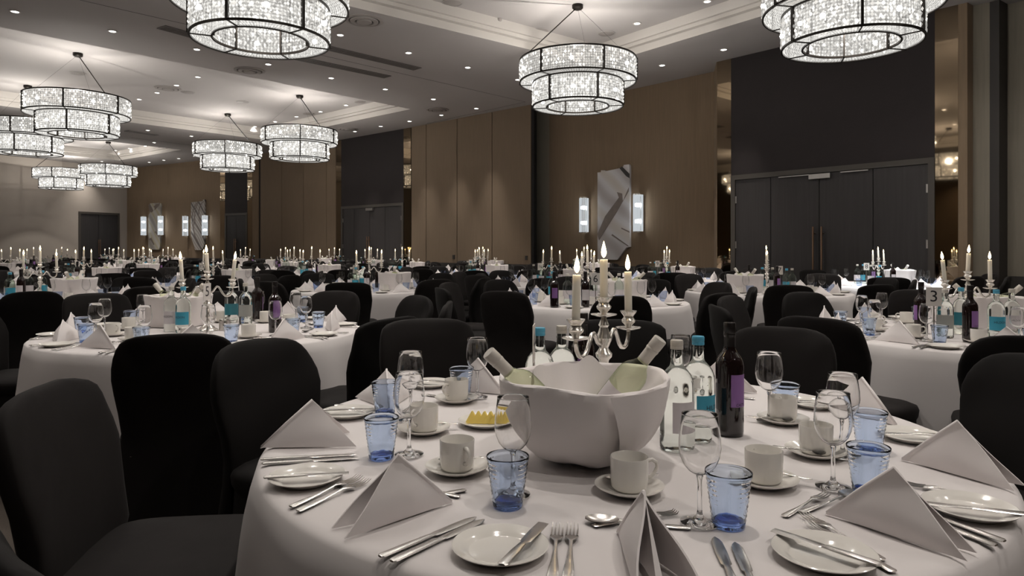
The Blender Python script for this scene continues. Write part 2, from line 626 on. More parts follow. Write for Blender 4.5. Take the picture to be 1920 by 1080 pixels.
def make_ceiling():
    COF[:] = [ccw(c) for c in COF]
    pts, faces = [Vector(p) for p in outline], []
    edges = [(i, (i + 1) % len(outline)) for i in range(len(outline))]
    for c in COF:
        o = len(pts)
        pts += c
        edges += [(o + i, o + (i + 1) % len(c)) for i in range(len(c))]
    v, e, f, _, _, _ = delaunay_2d_cdt(pts, edges, [], 1, 1e-5)
    tri = []
    for t in f:
        c = sum((v[i] for i in t), Vector((0, 0))) / len(t)
        if any(inside(c, q) for q in COF):
            continue
        tri.append(tuple(t))
    mb = MB().add([(p.x, p.y, ZC) for p in v], tri)
    ce = structure('ceiling', mb, 'ceiling')
    for c in COF:
        n = len(c)
        inn = inset(c, 0.16)
        tray = MB().add([(p.x, p.y, ZC + COFFER) for p in inn], [tuple(range(n))])
        obj('tray', tray, 'ceiling', ce, smooth=False)
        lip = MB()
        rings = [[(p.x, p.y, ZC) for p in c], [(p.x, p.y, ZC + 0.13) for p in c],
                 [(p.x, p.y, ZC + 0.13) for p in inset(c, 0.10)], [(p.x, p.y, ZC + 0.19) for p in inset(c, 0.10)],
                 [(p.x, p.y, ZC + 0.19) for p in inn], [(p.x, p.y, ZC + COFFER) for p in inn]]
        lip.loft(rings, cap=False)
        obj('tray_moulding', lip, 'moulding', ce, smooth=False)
    # hairline joints of the ceiling boards
    def joint(a, b):
        a, b = V2(a), V2(b)
        d = (b - a).normalized()
        n = Vector((-d.y, d.x)) * 0.006
        poly = ccw([a - n, a + n, b + n, b - n])
        obj('board_joint', MB().prism([(p.x, p.y) for p in poly], ZC - 0.002, ZC + 0.001), 'vent_dark', ce, smooth=False)
    def cp(px, py):
        d = F * HC / (HOR - py)
        return ((px - 960) / F * d, d)
    joint(cp(150, 0), cp(985, 191))
    joint(cp(245, 258), cp(410, 279))
    joint(cp(985, 191), cp(800, 232))
    return ce
ceiling = make_ceiling()

# ---- walls
wr = structure('wall_right')
def wall_run(p, q, material, z0=DADO, name='wall_section', label=None):
    wpart(name, wr, material, p, q, z0, ZC + 0.02, label=label)
    if z0 > 0:
        wpart('dado_panel', wr, 'dado', p, q, 0, z0, 0.02, 0.14)

A = (FAR, J)
Bl = (B0, (-3.26, 20.60))
Bp = ((-3.02, 20.38), B1)
Cl = (C0, C1)
Dl = (D0, D1)
def at_wall(line, px):
    return along(line[0], line[1], px)

# far brown stretch
wall_run(FAR, at_wall(A, 413), 'brown_wall')
wall_run(at_wall(A, 473), at_wall(A, 485), 'brown_wall')
wpart('shadow_gap', wr, 'slot', at_wall(A, 485), J, 0, ZC + 0.02, -0.02)
# left folding partition, panel by panel
def panels(line, cuts):
    for a, b in zip(cuts, cuts[1:]):
        p, q = at_wall(line, a), at_wall(line, b)
        d = (q - p).normalized() * 0.012
        wpart('wall_panel', wr, 'panel', p + d, q - d, DADO, ZC + 0.02, 0.0, 0.08)
    p, q = at_wall(line, cuts[0]), at_wall(line, cuts[-1])
    wpart('panel_backing', wr, 'slot', p, q, 0, ZC + 0.02, -0.03, 0.1)
    wpart('dado_panel', wr, 'dado', p, q, 0, DADO, 0.01, 0.04)
panels((J, B0), [488, 528, 569, 612, 630])
panels(Bp, [771, 799, 857, 922.5, 996])
wpart('shadow_gap', wr, 'slot', at_wall(Bp, 996), B1, 0, ZC + 0.02, -0.04)
obj('shadow_gap', wall_box(MB(), B1, C0, 0, ZC + 0.02, 0.0, 0.05), 'slot', wr, smooth=False)
# brown stretch with the tall artwork
wall_run(C0, at_wall(Cl, 1030), 'pilaster')
wall_run(at_wall(Cl, 1030), C1, 'brown_wall')
wpart('wall_return', wr, 'brown_wall', C1, D0, 0, ZC + 0.02)
# stepped pilasters on the right
wall_run(D1, P1, 'brown_wall', 0)
wall_run(P1, P2, 'pilaster')
wall_run(P2, P3, 'dado', 0, 'wall_return')
wall_run(P3, P4, 'pilaster')
# sockets on the partition
for px, py in ((849, 482), (985, 484)):
    p = at_wall(Bp, px)
    z = CAM_Z - (py - HOR) * p.y / F
    q = at_wall(Bp, px + 4)
    s = obj('wall_socket', wall_box(MB(), p, q, z - 0.05, z + 0.06, 0.015, 0.015), 'dado', None, smooth=False)
    tag(s, 'small dark wall socket low on the partition panel, ' + ('left of the two' if px < 900 else 'right of the two'), 'socket')

wf = structure('wall_far')
EWl = (FAR, EW)
wpart('wall_section', wf, 'plaster', FAR, at_wall(EWl, 224), 0, ZC + 0.02)
wpart('wall_section', wf, 'plaster', at_wall(EWl, 147), EW, 0, ZC + 0.02)
wpart('wall_lintel', wf, 'plaster', at_wall(EWl, 224), at_wall(EWl, 147), 2.72, ZC + 0.02)
wl = structure('wall_left', wall_box(MB(), EW, LW, 0, ZC + 0.02), 'brown_wall')
wb = structure('wall_back', wall_box(MB(), LW, P4, 0, ZC + 0.02), 'brown_wall')

# ---- doors: frame, leaves with handles and hinges, dark panel above, bronze mirrors beside
def door(n, line, cols, ztop, handles, overpanel=True, detail=True, label=None):
    d = structure('door_%d' % n)
    L, R = cols[0], cols[-1]
    p0, p1 = at_wall(line, L), at_wall(line, R)
    u = (p1 - p0).normalized()
    fw = 0.09
    wpart('door_backing', d, 'slot', p0, p1, 0, ztop, -0.04, 0.06)
    wpart('door_frame', d, 'door_frame', p0, p0 + u * fw, 0, ztop, 0.02, 0.08)
    wpart('door_frame', d, 'door_frame', p1 - u * fw, p1, 0, ztop, 0.02, 0.08)
    wpart('door_frame', d, 'door_frame', p0, p1, ztop, ztop + fw, 0.02, 0.08)
    for i, (a, b) in enumerate(zip(cols, cols[1:])):
        a, b = at_wall(line, a), at_wall(line, b)
        if i == 0:
            a = a + u * fw
        if i == len(cols) - 2:
            b = b - u * fw
        lf = wpart('door_leaf', d, 'door', a + u * 0.006, b - u * 0.006, 0.01, ztop - 0.008, 0.0, 0.045)
        if detail and i in (0, len(cols) - 2):
            h = a + u * 0.006 if i == 0 else b - u * 0.016
            for z in (0.35, 1.25, 2.1):
                wpart('hinge', lf, 'hinge', h - u * 0.012, h + u * 0.022, z, z + 0.13, 0.012, 0.012)
        for hp in handles:
            if cols[i] < hp < cols[i + 1]:
                c = at_wall(line, hp)
                nrm = Vector((-u.y, u.x))
                if nrm.dot(-c) < 0:
                    nrm = -nrm
                c = c + nrm * 0.07
                hb = MB().tube([(c.x, c.y, 0.55), (c.x, c.y, 1.62)], 0.016, 8)
                for z in (0.7, 1.5):
                    hb.tube([(c.x, c.y, z), (c.x - nrm.x * 0.07, c.y - nrm.y * 0.07, z)], 0.010, 6)
                obj('handle', hb, 'bronze', lf)
    if overpanel:
        wpart('over_panel', d, 'overpanel', p0, p1, ztop + fw, ZC + 0.02, 0.0, 0.1)
    return d

ZD = 2.54
d2 = door(1, Dl, [1371, 1445, 1536, 1637, 1753], ZD, (1528, 1544))
p, q = at_wall(Dl, 1519), at_wall(Dl, 1559)
wpart('door_closer', d2, 'hinge', p, q, ZD - 0.10, ZD - 0.02, 0.06, 0.06)
p, q = at_wall(Dl, 1462), at_wall(Dl, 1519)
wpart('closer_arm', d2, 'hinge', p, q, ZD - 0.03, ZD - 0.015, 0.05, 0.02)
p, q = at_wall(Dl, 1578), at_wall(Dl, 1630)
wpart('closer_arm', d2, 'hinge', p, q, ZD - 0.03, ZD - 0.015, 0.05, 0.02)
d1 = door(2, Bl, [640, 664, 693, 722, 757], ZD, (691, 695))
p, q = at_wall(Bl, 688), at_wall(Bl, 701)
wpart('door_closer', d1, 'hinge', p, q, ZD - 0.10, ZD - 0.02, 0.06, 0.06)
door(3, A, [422, 443, 464], ZD, (441.6, 444.4), detail=False)
EWl = (FAR, EW)
door(4, EWl, [147, 185, 224], 2.72, (183.5, 186.5), overpanel=False, detail=False)

def mirror(line, a, b, label):
    p, q = at_wall(line, a), at_wall(line, b)
    m = obj('mirror_panel', wall_box(MB(), p, q, 0.02, ZC + 0.01, 0.004, 0.05), 'mirror', None, smooth=False)
    return tag(m, label, 'mirror', 'bronze mirror strips beside the doors')
mirror(Dl, 1345, 1371, 'tall bronze mirror strip left of the large right double doors')
mirror(Dl, 1753, 1796.5, 'tall bronze mirror strip right of the large right double doors')
mirror(Bl, 630.5, 640, 'tall bronze mirror strip left of the middle double doors')
mirror(Bl, 757, 770.5, 'tall bronze mirror strip right of the middle double doors')
mirror(A, 413, 422, 'narrow bronze mirror strip left of the farthest brown-wall doors')
mirror(A, 464, 473, 'narrow bronze mirror strip right of the farthest brown-wall doors')

# ---- wall art: shaped painted boards
def art(line, l, r, ytop, ybot, kind, label, material):
    p, q = at_wall(line, l), at_wall(line, r)
    c = (p + q) / 2
    zt = CAM_Z + (HOR - ytop) * c.y / F
    zb = CAM_Z - (ybot - HOR) * c.y / F
    W = (q - p).length
    u = (q - p).normalized()
    n = Vector((-u.y, u.x))
    if n.dot(-c) < 0:
        n = -n
    H = zt - zb
    def board(pts, t0, t1):
        poly = [(x * W, y * H) for x, y in pts]
        mb = MB().prism(poly, t0, t1)
        # local x along wall, y up, z out of the wall
        R = Matrix(((u.x, 0, n.x, 0), (u.y, 0, n.y, 0), (0, 1, 0, 0), (0, 0, 0, 1)))
        o = (V2(p))
        mb.v = [tuple((R @ Vector((x, y, z, 1)))[:3]) for x, y, z in mb.v]
        return mb
    root = link('wall_art', None, None, (p.x, p.y, zb))
    tag(root, label, 'artwork')
    if kind == 0:
        obj('painted_board', board([(0, 0), (.63, 0), (.9, .13), (1, .14), (1, .985), (.98, 1), (.82, 1), (.82, .985), (.7, .97), (.25, .955), (.23, .965), (.11, .97), (.11, .95), (0, .95)], 0.01, 0.07), material, root, smooth=False)
        for pts in ([(0, .28), (.25, .47), (.68, .66), (.62, .72), (.78, .70), (.80, .62), (.98, .76), (.98, .72), (.60, .50), (.05, .21)],
                    [(.45, .26), (.97, .14), (.97, .15), (.47, .275)], [(.75, .33), (1, .285), (1, .30), (.76, .34)]):
            obj('brush_stroke', board(pts, 0.068, 0.076), 'art_stroke', root, smooth=False)
        obj('brush_stroke', board([(.7, .97), (.78, .985), (1, .90), (1, .855), (.9, .88)], 0.068, 0.077), 'art_edge', root, smooth=False)
    elif kind == 1:
        obj('painted_board', board([(0, 0), (.85, 0), (.93, .08), (.95, .5), (1, .99), (.8, 1), (.15, 1), (.12, .9), (.15, .8), (.02, .75)], 0.01, 0.07), material, root, smooth=False)
        for pts in ([(0, .97), (.14, .99), (.42, .84), (.3, .80), (.12, .82)], [(.42, .92), (.6, .97), (.95, 1), (.9, .95), (.6, .87), (.5, .84), (.52, .90)],
                    [(.0, .22), (.25, .26), (.5, .12), (.42, .1), (.2, .2)], [(.5, .38), (.62, .40), (.9, .30), (.85, .27)]):
            obj('brush_stroke', board(pts, 0.068, 0.076), 'art_stroke', root, smooth=False)
    else:
        obj('painted_board', board([(.3, .0), (.8, 0), (.95, .1), (.98, .6), (1, .98), (.98, 1.02), (.85, 1.02), (.85, .99), (0, .98), (0, .3)], 0.01, 0.07), material, root, smooth=False)
        def arc(cx, cy, rx, ry, a0, a1, t):
            o1 = [(cx + rx * cos(radians(a)), cy + ry * sin(radians(a))) for a in range(a0, a1 + 1, 10)]
            i1 = [(cx + (rx - t) * cos(radians(a)), cy + (ry - t * .3) * sin(radians(a))) for a in range(a0, a1 + 1, 10)]
            return o1 + i1[::-1]
        for k in (arc(1.15, .72, .62, .30, 110, 240, .06), arc(1.2, .70, .95, .40, 110, 230, .05), arc(1.35, .62, 1.3, .52, 120, 215, .05), arc(1.1, .5, .95, .45, 150, 230, .07)):
            k = [(max(0.0, min(.99, x)), max(.01, min(.99, y))) for x, y in k]
            obj('brush_stroke', board(k, 0.068, 0.076), 'art_stroke', root, smooth=False)
    return root
art(Cl, 1124, 1184, 312, 487, 0, 'tall grey abstract painting with a brown sweep between two lit sconces, nearest of three', 'art_a')
art(A, 281, 304.5, 381, 468, 1, 'tall stone-coloured abstract painting at the left end of the brown wall', 'art_b')
art(A, 361, 387, 377, 469, 2, 'tall abstract painting of dark curved strokes on the far brown wall', 'art_c')

# ---- glass-rod wall sconces
def make_sconce():
    r, h = 0.105, 0.86
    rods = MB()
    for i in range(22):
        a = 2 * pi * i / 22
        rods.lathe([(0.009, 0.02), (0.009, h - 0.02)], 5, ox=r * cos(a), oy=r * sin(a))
    capm = MB()
    for z in (0.0, h - 0.025):
        capm.lathe([(0, z), (r + 0.012, z), (r + 0.012, z + 0.025), (0, z + 0.025)], 22)
    back = MB().box(-0.06, 0.06, r - 0.01, r + 0.05, 0.05, h - 0.05)
    bulb = MB()
    b2 = MB()
    prof = [(0, -0.045), (0.07, -0.035), (0.086, 0), (0.07, 0.035), (0, 0.045)]
    bulb.lathe([(q, z + h * 0.29) for q, z in prof], 14)
    b2.lathe([(q, z + h * 0.71) for q, z in prof], 14)
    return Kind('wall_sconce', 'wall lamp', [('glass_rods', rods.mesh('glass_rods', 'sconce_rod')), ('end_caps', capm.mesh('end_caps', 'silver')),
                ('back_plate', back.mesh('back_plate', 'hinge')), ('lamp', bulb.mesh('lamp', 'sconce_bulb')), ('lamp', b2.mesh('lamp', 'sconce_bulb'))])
SCON = make_sconce()
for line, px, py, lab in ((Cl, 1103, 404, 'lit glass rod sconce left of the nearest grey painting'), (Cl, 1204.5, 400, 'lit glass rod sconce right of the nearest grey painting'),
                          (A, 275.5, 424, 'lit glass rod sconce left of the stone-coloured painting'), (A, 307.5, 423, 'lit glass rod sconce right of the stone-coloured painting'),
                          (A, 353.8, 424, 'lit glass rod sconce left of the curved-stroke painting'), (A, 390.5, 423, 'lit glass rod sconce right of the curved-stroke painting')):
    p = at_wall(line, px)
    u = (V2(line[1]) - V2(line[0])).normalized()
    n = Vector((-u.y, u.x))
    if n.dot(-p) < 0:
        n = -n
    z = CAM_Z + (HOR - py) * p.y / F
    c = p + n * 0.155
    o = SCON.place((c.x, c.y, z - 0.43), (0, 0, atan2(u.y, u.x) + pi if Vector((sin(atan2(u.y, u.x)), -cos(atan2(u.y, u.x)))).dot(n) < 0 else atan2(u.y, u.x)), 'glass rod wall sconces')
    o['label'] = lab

# ------------------------------------------------------------------ ceiling fittings
def cpt(px, py, h=HC):
    d = F * h / (HOR - py)
    return ((px - 960) / F * d, d)

def in_coffer(x, y):
    return any(inside(Vector((x, y)), inset(c, 0.16)) for c in COF)

dl_ring = MB().lathe([(0.052, 0.0), (0.075, -0.004), (0.075, -0.010), (0.052, -0.012), (0.050, 0.0)], 20)
dl_lens = MB().lathe([(0, -0.007), (0.051, -0.007)], 20)
DOWN = Kind('downlight', 'ceiling light', [('trim_ring', dl_ring.mesh('trim_ring', 'trim_white')), ('lens', dl_lens.mesh('lens', 'lamp'))])
down_data = bpy.data.lights.new('downlight_beam', 'AREA')
down_data.shape = 'DISK'
down_data.size = 0.16
down_data.energy = DOWNLIGHT_W
down_data.color = (1.0, 0.93, 0.86)
down_data.spread = radians(76)
slim_data = down_data.copy()
slim_data.spread = radians(44)
slim_data.energy = DOWNLIGHT_W * 0.7
def wall_gap(x, y):
    g = 9.0
    for a_, b_ in ((FAR, J), (J, B1), (C0, C1), (D0, D1)):
        a_, b_ = V2(a_), V2(b_)
        u_ = b_ - a_
        t_ = max(0, min(1, (Vector((x, y)) - a_).dot(u_) / u_.length_squared))
        g = min(g, (Vector((x, y)) - a_ - u_ * t_).length)
    return g
near_data = down_data.copy()
near_data.energy = NEAR_DOWNLIGHT_W
near_data.spread = radians(118)
DL = []
def downlight(x, y, data=None):
    z = ZC + (COFFER if in_coffer(x, y) else 0)
    o = DOWN.place((x, y, z), group='recessed downlights')
    l = link('beam', data or (slim_data if wall_gap(x, y) < 1.9 else down_data), o, (0, 0, -0.02))
    DL.append((o, x, y, z))
    return o
for px, py in ((28, 21), (211, 58), (369, 92), (503, 120), (621, 146), (371, 144), (331, 159.5), (294.5, 173.5), (261, 186),
               (638, 65), (766, 98.5), (877, 126), (971, 149), (722.5, 167), (812.5, 185.5), (893, 203), (827.5, 215.5), (768, 227), (714, 236.5), (665.5, 246),
               (649, 197), (601, 209), (556, 218.5), (516, 228), (478, 237), (277, 244), (359, 255), (289, 267), (272.5, 273.5), (243, 278), (217, 282), (191, 286.5), (167, 290.5),
               (335, 297), (307, 300), (280, 304), (365, 293), (84, 300.5), (15, 293.5), (1194.5, 43.5), (1241.5, 122), (1326, 2), (1357, 92.5), (1086, 79)):
    x, y = cpt(px, py)
    if in_coffer(x, y):
        x, y = cpt(px, py, HC + COFFER)
    downlight(x, y)
n_seen = len(DL)
# rows carried on outside the frame: unseen downlights added to light tables, pilasters, left wall
for x, y in ((1.1, -0.9), (0.3, 2.2), (-1.7, 4.0), (2.2, 4.6), (1.9, 0.4), (-3.6, 6.0), (4.3, 6.6), (4.4, 2.6), (-4.2, 2.0), (-6.2, 4.6), (3.6, -1.6), (6.6, 4.8), (-8.4, 7.4), (0.2, 6.4), (6.8, 0.4), (6.3, 8.3), (8.2, 6.6), (4.4, 8.7), (-10.4, 4.6), (-12.6, 8.2), (-7.6, 1.2), (-8.6, -2.0), (-15.2, 0.6), (-12.4, -2.2), (-18.0, 3.4)):
    downlight(x, y, near_data)
order = sorted(range(n_seen), key=lambda i: DL[i][1] / DL[i][2])
rank_rows = {}
for i, (o, x, y, z) in enumerate(DL):
    if i < n_seen:
        row = int(y // 4)
        rank_rows.setdefault(row, []).append(i)
rows = sorted(rank_rows)
for k, r_ in enumerate(rows):
    ids = sorted(rank_rows[r_], key=lambda i: DL[i][1])
    for j, i in enumerate(ids):
        DL[i][0]['label'] = 'recessed ceiling downlight, %s from left in the %s downlight row from front' % (ORD[j + 1], ORD[k + 1])
for j, i in enumerate(range(n_seen, len(DL))):
    DL[i][0]['label'] = 'small round recessed ceiling downlight, unseen, added to light the hall from outside the picture'

# vents: long slatted grilles, round diffusers, flat speaker discs
def grille(px0, py0, px1, py1, wid, label):
    a, b = V2(cpt(px0, py0)), V2(cpt(px1, py1))
    L = (b - a).length
    ang = atan2(b.y - a.y, b.x - a.x)
    root = link('ceiling_grille', None, None, (a.x, a.y, ZC), (0, 0, ang))
    tag(root, label, 'vent', 'long ceiling grilles')
    fr = MB()
    h = wid / 2
    fr.box(0, L, -h, -h + 0.02, -0.012, 0).box(0, L, h - 0.02, h, -0.012, 0).box(0, 0.02, -h, h, -0.012, 0).box(L - 0.02, L, -h, h, -0.012, 0)
    obj('grille_frame', fr, 'grille', root, smooth=False)
    obj('grille_backing', MB().box(0, L, -h, h, -0.003, 0), 'vent_dark', root, smooth=False)
    n = 5
    sm = MB().box(0.02, L - 0.02, -0.008, 0.008, -0.010, -0.002).mesh('slat', 'grille', False)
    for i in range(n):
        link('slat', sm, root, (0, -h + wid * (i + 1) / (n + 1), 0))
    cm = MB().box(-0.006, 0.006, -h, h, -0.009, -0.002).mesh('cross_bar', 'grille', False)
    for i in range(1, int(L / 0.25)):
        link('cross_bar', cm, root, (i * 0.25, 0, 0))
grille(302, 50, 378, 71, 0.26, 'long dark slatted ceiling grille left of the top left chandelier')
grille(530, 103, 727, 144, 0.26, 'long dark slatted ceiling grille, lower of the two near the ceiling joint')
grille(600, 86, 783, 129, 0.26, 'long dark slatted ceiling grille, upper of the two near the ceiling joint')
grille(237, 245, 294, 253.5, 0.26, 'short far slatted ceiling grille beyond the second row of chandeliers')

df = MB().lathe([(0.30, 0), (0.30, -0.012), (0.25, -0.02), (0.24, -0.008)], 28)
df2 = MB().lathe([(0.22, -0.012), (0.215, -0.03), (0.15, -0.034), (0.14, -0.016)], 28)
df3 = MB().lathe([(0.12, -0.02), (0.115, -0.04), (0, -0.046)], 28)
dfb = MB().lathe([(0, -0.004), (0.27, -0.004)], 28)
DIFF = Kind('air_diffuser', 'vent', [('diffuser_ring', df.mesh('diffuser_ring', 'disc')), ('diffuser_cone', df2.mesh('diffuser_cone', 'disc')),
                                     ('diffuser_cone', df3.mesh('diffuser_cone', 'disc')), ('dark_throat', dfb.mesh('dark_throat', 'vent_dark'))])
for px, py, lab in ((683, 38, 'round stepped air diffuser right of the top left chandelier'), (468, 132, 'round stepped air diffuser below the top left chandelier'),
                    (315, 165.5, 'round stepped air diffuser left of the far hanging chandeliers'), (820, 205.5, 'round stepped air diffuser near the folding partition top'),
                    (653, 242, 'round stepped air diffuser near the middle doors')):
    x, y = cpt(px, py)
    h = 0
    if in_coffer(x, y):
        x, y = cpt(px, py, HC + COFFER)
        h = COFFER
    DIFF.place((x, y, ZC + h), group='round air diffusers')['label'] = lab
spk = MB().lathe([(0, -0.012), (0.14, -0.012), (0.15, -0.006), (0.15, 0)], 26)
spr = MB().lathe([(0.15, 0), (0.165, -0.004), (0.165, -0.010), (0.15, -0.012)], 26)
SPK = Kind('ceiling_speaker', 'speaker', [('mesh_face', spk.mesh('mesh_face', 'disc')), ('rim', spr.mesh('rim', 'ceiling'))])
for px, py, lab in ((1013, 57, 'flat round ceiling speaker left of the middle chandelier cables'), (1137, 62.5, 'flat round ceiling speaker right of the middle chandelier cables'),
                    (848, 5, 'flat round ceiling speaker at the top edge left of the middle chandelier'), (352, 173, 'flat round ceiling speaker beside the round air diffuser'),
                    (455, 191, 'flat round ceiling speaker above the far hanging chandeliers'), (146, 137, 'flat round ceiling speaker above the left hanging chandelier'),
                    (675, 191, 'flat round ceiling speaker near the tray edge left of the partition'), (578, 213, 'flat round ceiling speaker right of the far chandelier rod')):
    x, y = cpt(px, py)
    h = 0
    if in_coffer(x, y):
        x, y = cpt(px, py, HC + COFFER)
        h = COFFER
    SPK.place((x, y, ZC + h), group='ceiling speakers')['label'] = lab
x, y = cpt(936, 35, HC + COFFER)
sd = MB().lathe([(0.05, 0), (0.05, -0.02), (0.035, -0.045), (0, -0.05)], 16)
tag(obj('smoke_detector', sd, 'disc', None, (x, y, ZC + COFFER)), 'tiny grey smoke detector on the raised ceiling tray', 'smoke detector')

# ------------------------------------------------------------------ chandeliers
R1, R2, R3 = 0.93, 0.722, 0.505
U0, U1, L0, L1 = 2.69 + CAM_Z, 3.04 + CAM_Z, 2.30 + CAM_Z, 2.68 + CAM_Z
def drum(r, z0, z1, n=72):
    mb = MB()
    uv = []
    v, f = [], []
    for i in range(n + 1):
        a = 2 * pi * i / n
        for z in (z0, z1):
            v.append((r * cos(a), r * sin(a), z))
            uv.append((r * a * 1.0, z))
    for i in range(n):
        f.append((2 * i, 2 * i + 2, 2 * i + 3, 2 * i + 1))
    mb.add(v, f)
    mb.uv = uv
    return mb
def annulus(ra, rb, z, n=72):
    mb = MB()
    v, f, uv = [], [], []
    for i in range(n + 1):
        a = 2 * pi * i / n
        for r in (ra, rb):
            v.append((r * cos(a), r * sin(a), z))
            uv.append((0.8 * a, r * 1.6))
    for i in range(n):
        f.append((2 * i, 2 * i + 1, 2 * i + 3, 2 * i + 2))
    mb.add(v, f)
    mb.uv = uv
    return mb
rng = random.Random(5)
def beads(r, z0, z1, s=0.054, out=0.012):
    mb = MB()
    cols = int(2 * pi * r / s)
    rows_ = max(3, int(round((z1 - z0) / s)))
    for j in range(rows_):
        z = z0 + (z1 - z0) * (j + 0.5) / rows_
        for i in range(cols):
            a = 2 * pi * (i + 0.5 * (j % 2)) / cols
            k = 0.019 * rng.uniform(0.8, 1.15)
            cx, cy = (r + out) * cos(a), (r + out) * sin(a)
            t = (-sin(a) * k, cos(a) * k)
            n_ = (cos(a) * 0.013, sin(a) * 0.013)
            mb.add([(cx + t[0], cy + t[1], z), (cx + n_[0], cy + n_[1], z), (cx - t[0], cy - t[1], z), (cx - n_[0], cy - n_[1], z), (cx, cy, z + 0.025), (cx, cy, z - 0.025)],
                   [(0, 1, 4), (1, 2, 4), (2, 3, 4), (3, 0, 4), (1, 0, 5), (2, 1, 5), (3, 2, 5), (0, 3, 5)])
    return mb
def ring(r, z, t=0.020, hgt=0.023, n=64):
    return MB().lathe([(r - t / 2, z - hgt / 2), (r + t / 2, z - hgt / 2), (r + t / 2, z + hgt / 2), (r - t / 2, z + hgt / 2)], n, closed=True)
NB = 6
def chandelier_parts():
    P = []
    zb = 0.0  # heights are absolute, root at floor level below
    def fr(mb, name='frame_ring'):
        return mb.mesh(name, 'frame', True, 30)
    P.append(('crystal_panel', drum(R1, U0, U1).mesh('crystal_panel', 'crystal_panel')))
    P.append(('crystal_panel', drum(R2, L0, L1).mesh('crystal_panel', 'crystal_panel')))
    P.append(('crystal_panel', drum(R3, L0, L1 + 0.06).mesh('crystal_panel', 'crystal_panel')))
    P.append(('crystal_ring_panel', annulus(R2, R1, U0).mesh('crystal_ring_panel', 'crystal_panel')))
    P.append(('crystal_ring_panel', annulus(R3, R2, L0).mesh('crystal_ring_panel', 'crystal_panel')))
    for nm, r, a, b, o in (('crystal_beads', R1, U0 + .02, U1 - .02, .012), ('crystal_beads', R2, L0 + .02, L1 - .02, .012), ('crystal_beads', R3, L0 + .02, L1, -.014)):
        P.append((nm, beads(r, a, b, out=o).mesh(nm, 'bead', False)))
    for r, z in ((R1, U0), (R1, U1), (R2, L0), (R2, L1), (R3, L0)):
        P.append(('frame_ring', fr(ring(r + 0.008 if r != R3 else r, z))))
    bu, bl, bi, s1, s2 = (MB().box(R1 - .005, R1 + .032, -.013, .013, U0, U1), MB().box(R2 - .005, R2 + .032, -.013, .013, L0, L1),
                          MB().box(R3 - .03, R3 + .005, -.009, .009, L0, L1), MB().box(R2, R1, -.006, .006, U0 - .014, U0 - .002), MB().box(R3, R2, -.007, .007, L0 - .014, L0 - .002))
    ms = [(n_, b.mesh(n_, 'frame', False)) for n_, b in (('frame_bar', bu), ('frame_bar', bl), ('frame_bar', bi), ('frame_spoke', s1), ('frame_spoke', s2))]
    bulb = MB().lathe([(0, -.030), (.021, -.021), (.030, 0), (.021, .021), (0, .030)], 10).mesh('bulb', 'bulb')
    can = MB().lathe([(0, ZC + COFFER - .07), (.07, ZC + COFFER - .07), (.09, ZC + COFFER - .05), (.09, ZC + COFFER)], 24)
    P.append(('canopy', can.mesh('canopy', 'frame')))
    hub = MB()
    for k in range(3):
        a = 2 * pi * k / 3
        hub.tube([(0, 0, U1), (R1 * cos(a), R1 * sin(a), U1)], .008, 6)
    P.append(('frame_brace', hub.mesh('frame_brace', 'frame')))
    return P, ms, bulb
CH_PARTS, CH_BARS, CH_BULB = chandelier_parts()
ch_light = bpy.data.lights.new('chandelier_glow', 'POINT')
ch_light.energy = CHANDELIER_W
ch_light.color = (1.0, 0.95, 0.88)
ch_light.shadow_soft_size = 0.04
def chandelier(px, dist, bar0, cable, label):
    x = (px - 960) / F * dist
    root = link('chandelier', None, None, (x, dist, 0))
    tag(root, label, 'chandelier', 'two-tier crystal drum chandeliers')
    for n_, me in CH_PARTS:
        o = link(n_, me, root)
        if 'beads' in n_:
            o['kind'] = 'stuff'
    for k in range(NB):
        a = radians(bar0) + 2 * pi * k / NB
        for n_, me in CH_BARS:
            link(n_, me, root, None, (0, 0, a))
        for r, z in ((R1 - 0.0, (U0 + U1) / 2 - .02), (R2 - 0.0, (L0 + L1) / 2 - .02)):
            b = a + pi / NB
            link('bulb', CH_BULB, root, (r * cos(b), r * sin(b), z))
    for k in range(3):
        a = radians(cable) + 2 * pi * k / 3
        cb = MB().tube([(0.03 * cos(a), 0.03 * sin(a), ZC + COFFER - .06), (R1 * 0.98 * cos(a), R1 * 0.98 * sin(a), U1)], 0.010 if k == 0 else 0.0016, 6)
        obj('power_cable' if k == 0 else 'suspension_wire', cb, 'frame', root)
    link('glow', ch_light, root, (0, 0, (U0 + U1) / 2))
    return root
chandelier(490, 7.58, -96, 100, 'two-tier crystal drum chandelier at the top left, cut by the picture edge')
chandelier(1595, 7.74, -108, 60, 'two-tier crystal drum chandelier at the top right, cut by the picture edge')
chandelier(1083, 11.1, -131, 190, 'two-tier crystal drum chandelier in the middle with slanting cable')
chandelier(146, 13.85, -72, 75, 'large two-tier crystal chandelier at left with a vertical rod')
chandelier(562, 17.68, -72, -40, 'two-tier crystal chandelier hanging left of the middle doors')
chandelier(427, 20.1, -72, -25, 'two-tier crystal chandelier just left of the one by the middle doors')
chandelier(52, 16.6, -75, 60, 'crystal chandelier at the left edge, partly behind the large left one')
chandelier(203, 25.4, -65, 75, 'small distant crystal chandelier in front of the far corner')
chandelier(115, 26.5, -75, -120, 'smallest distant crystal chandelier, leftmost of the far pair')

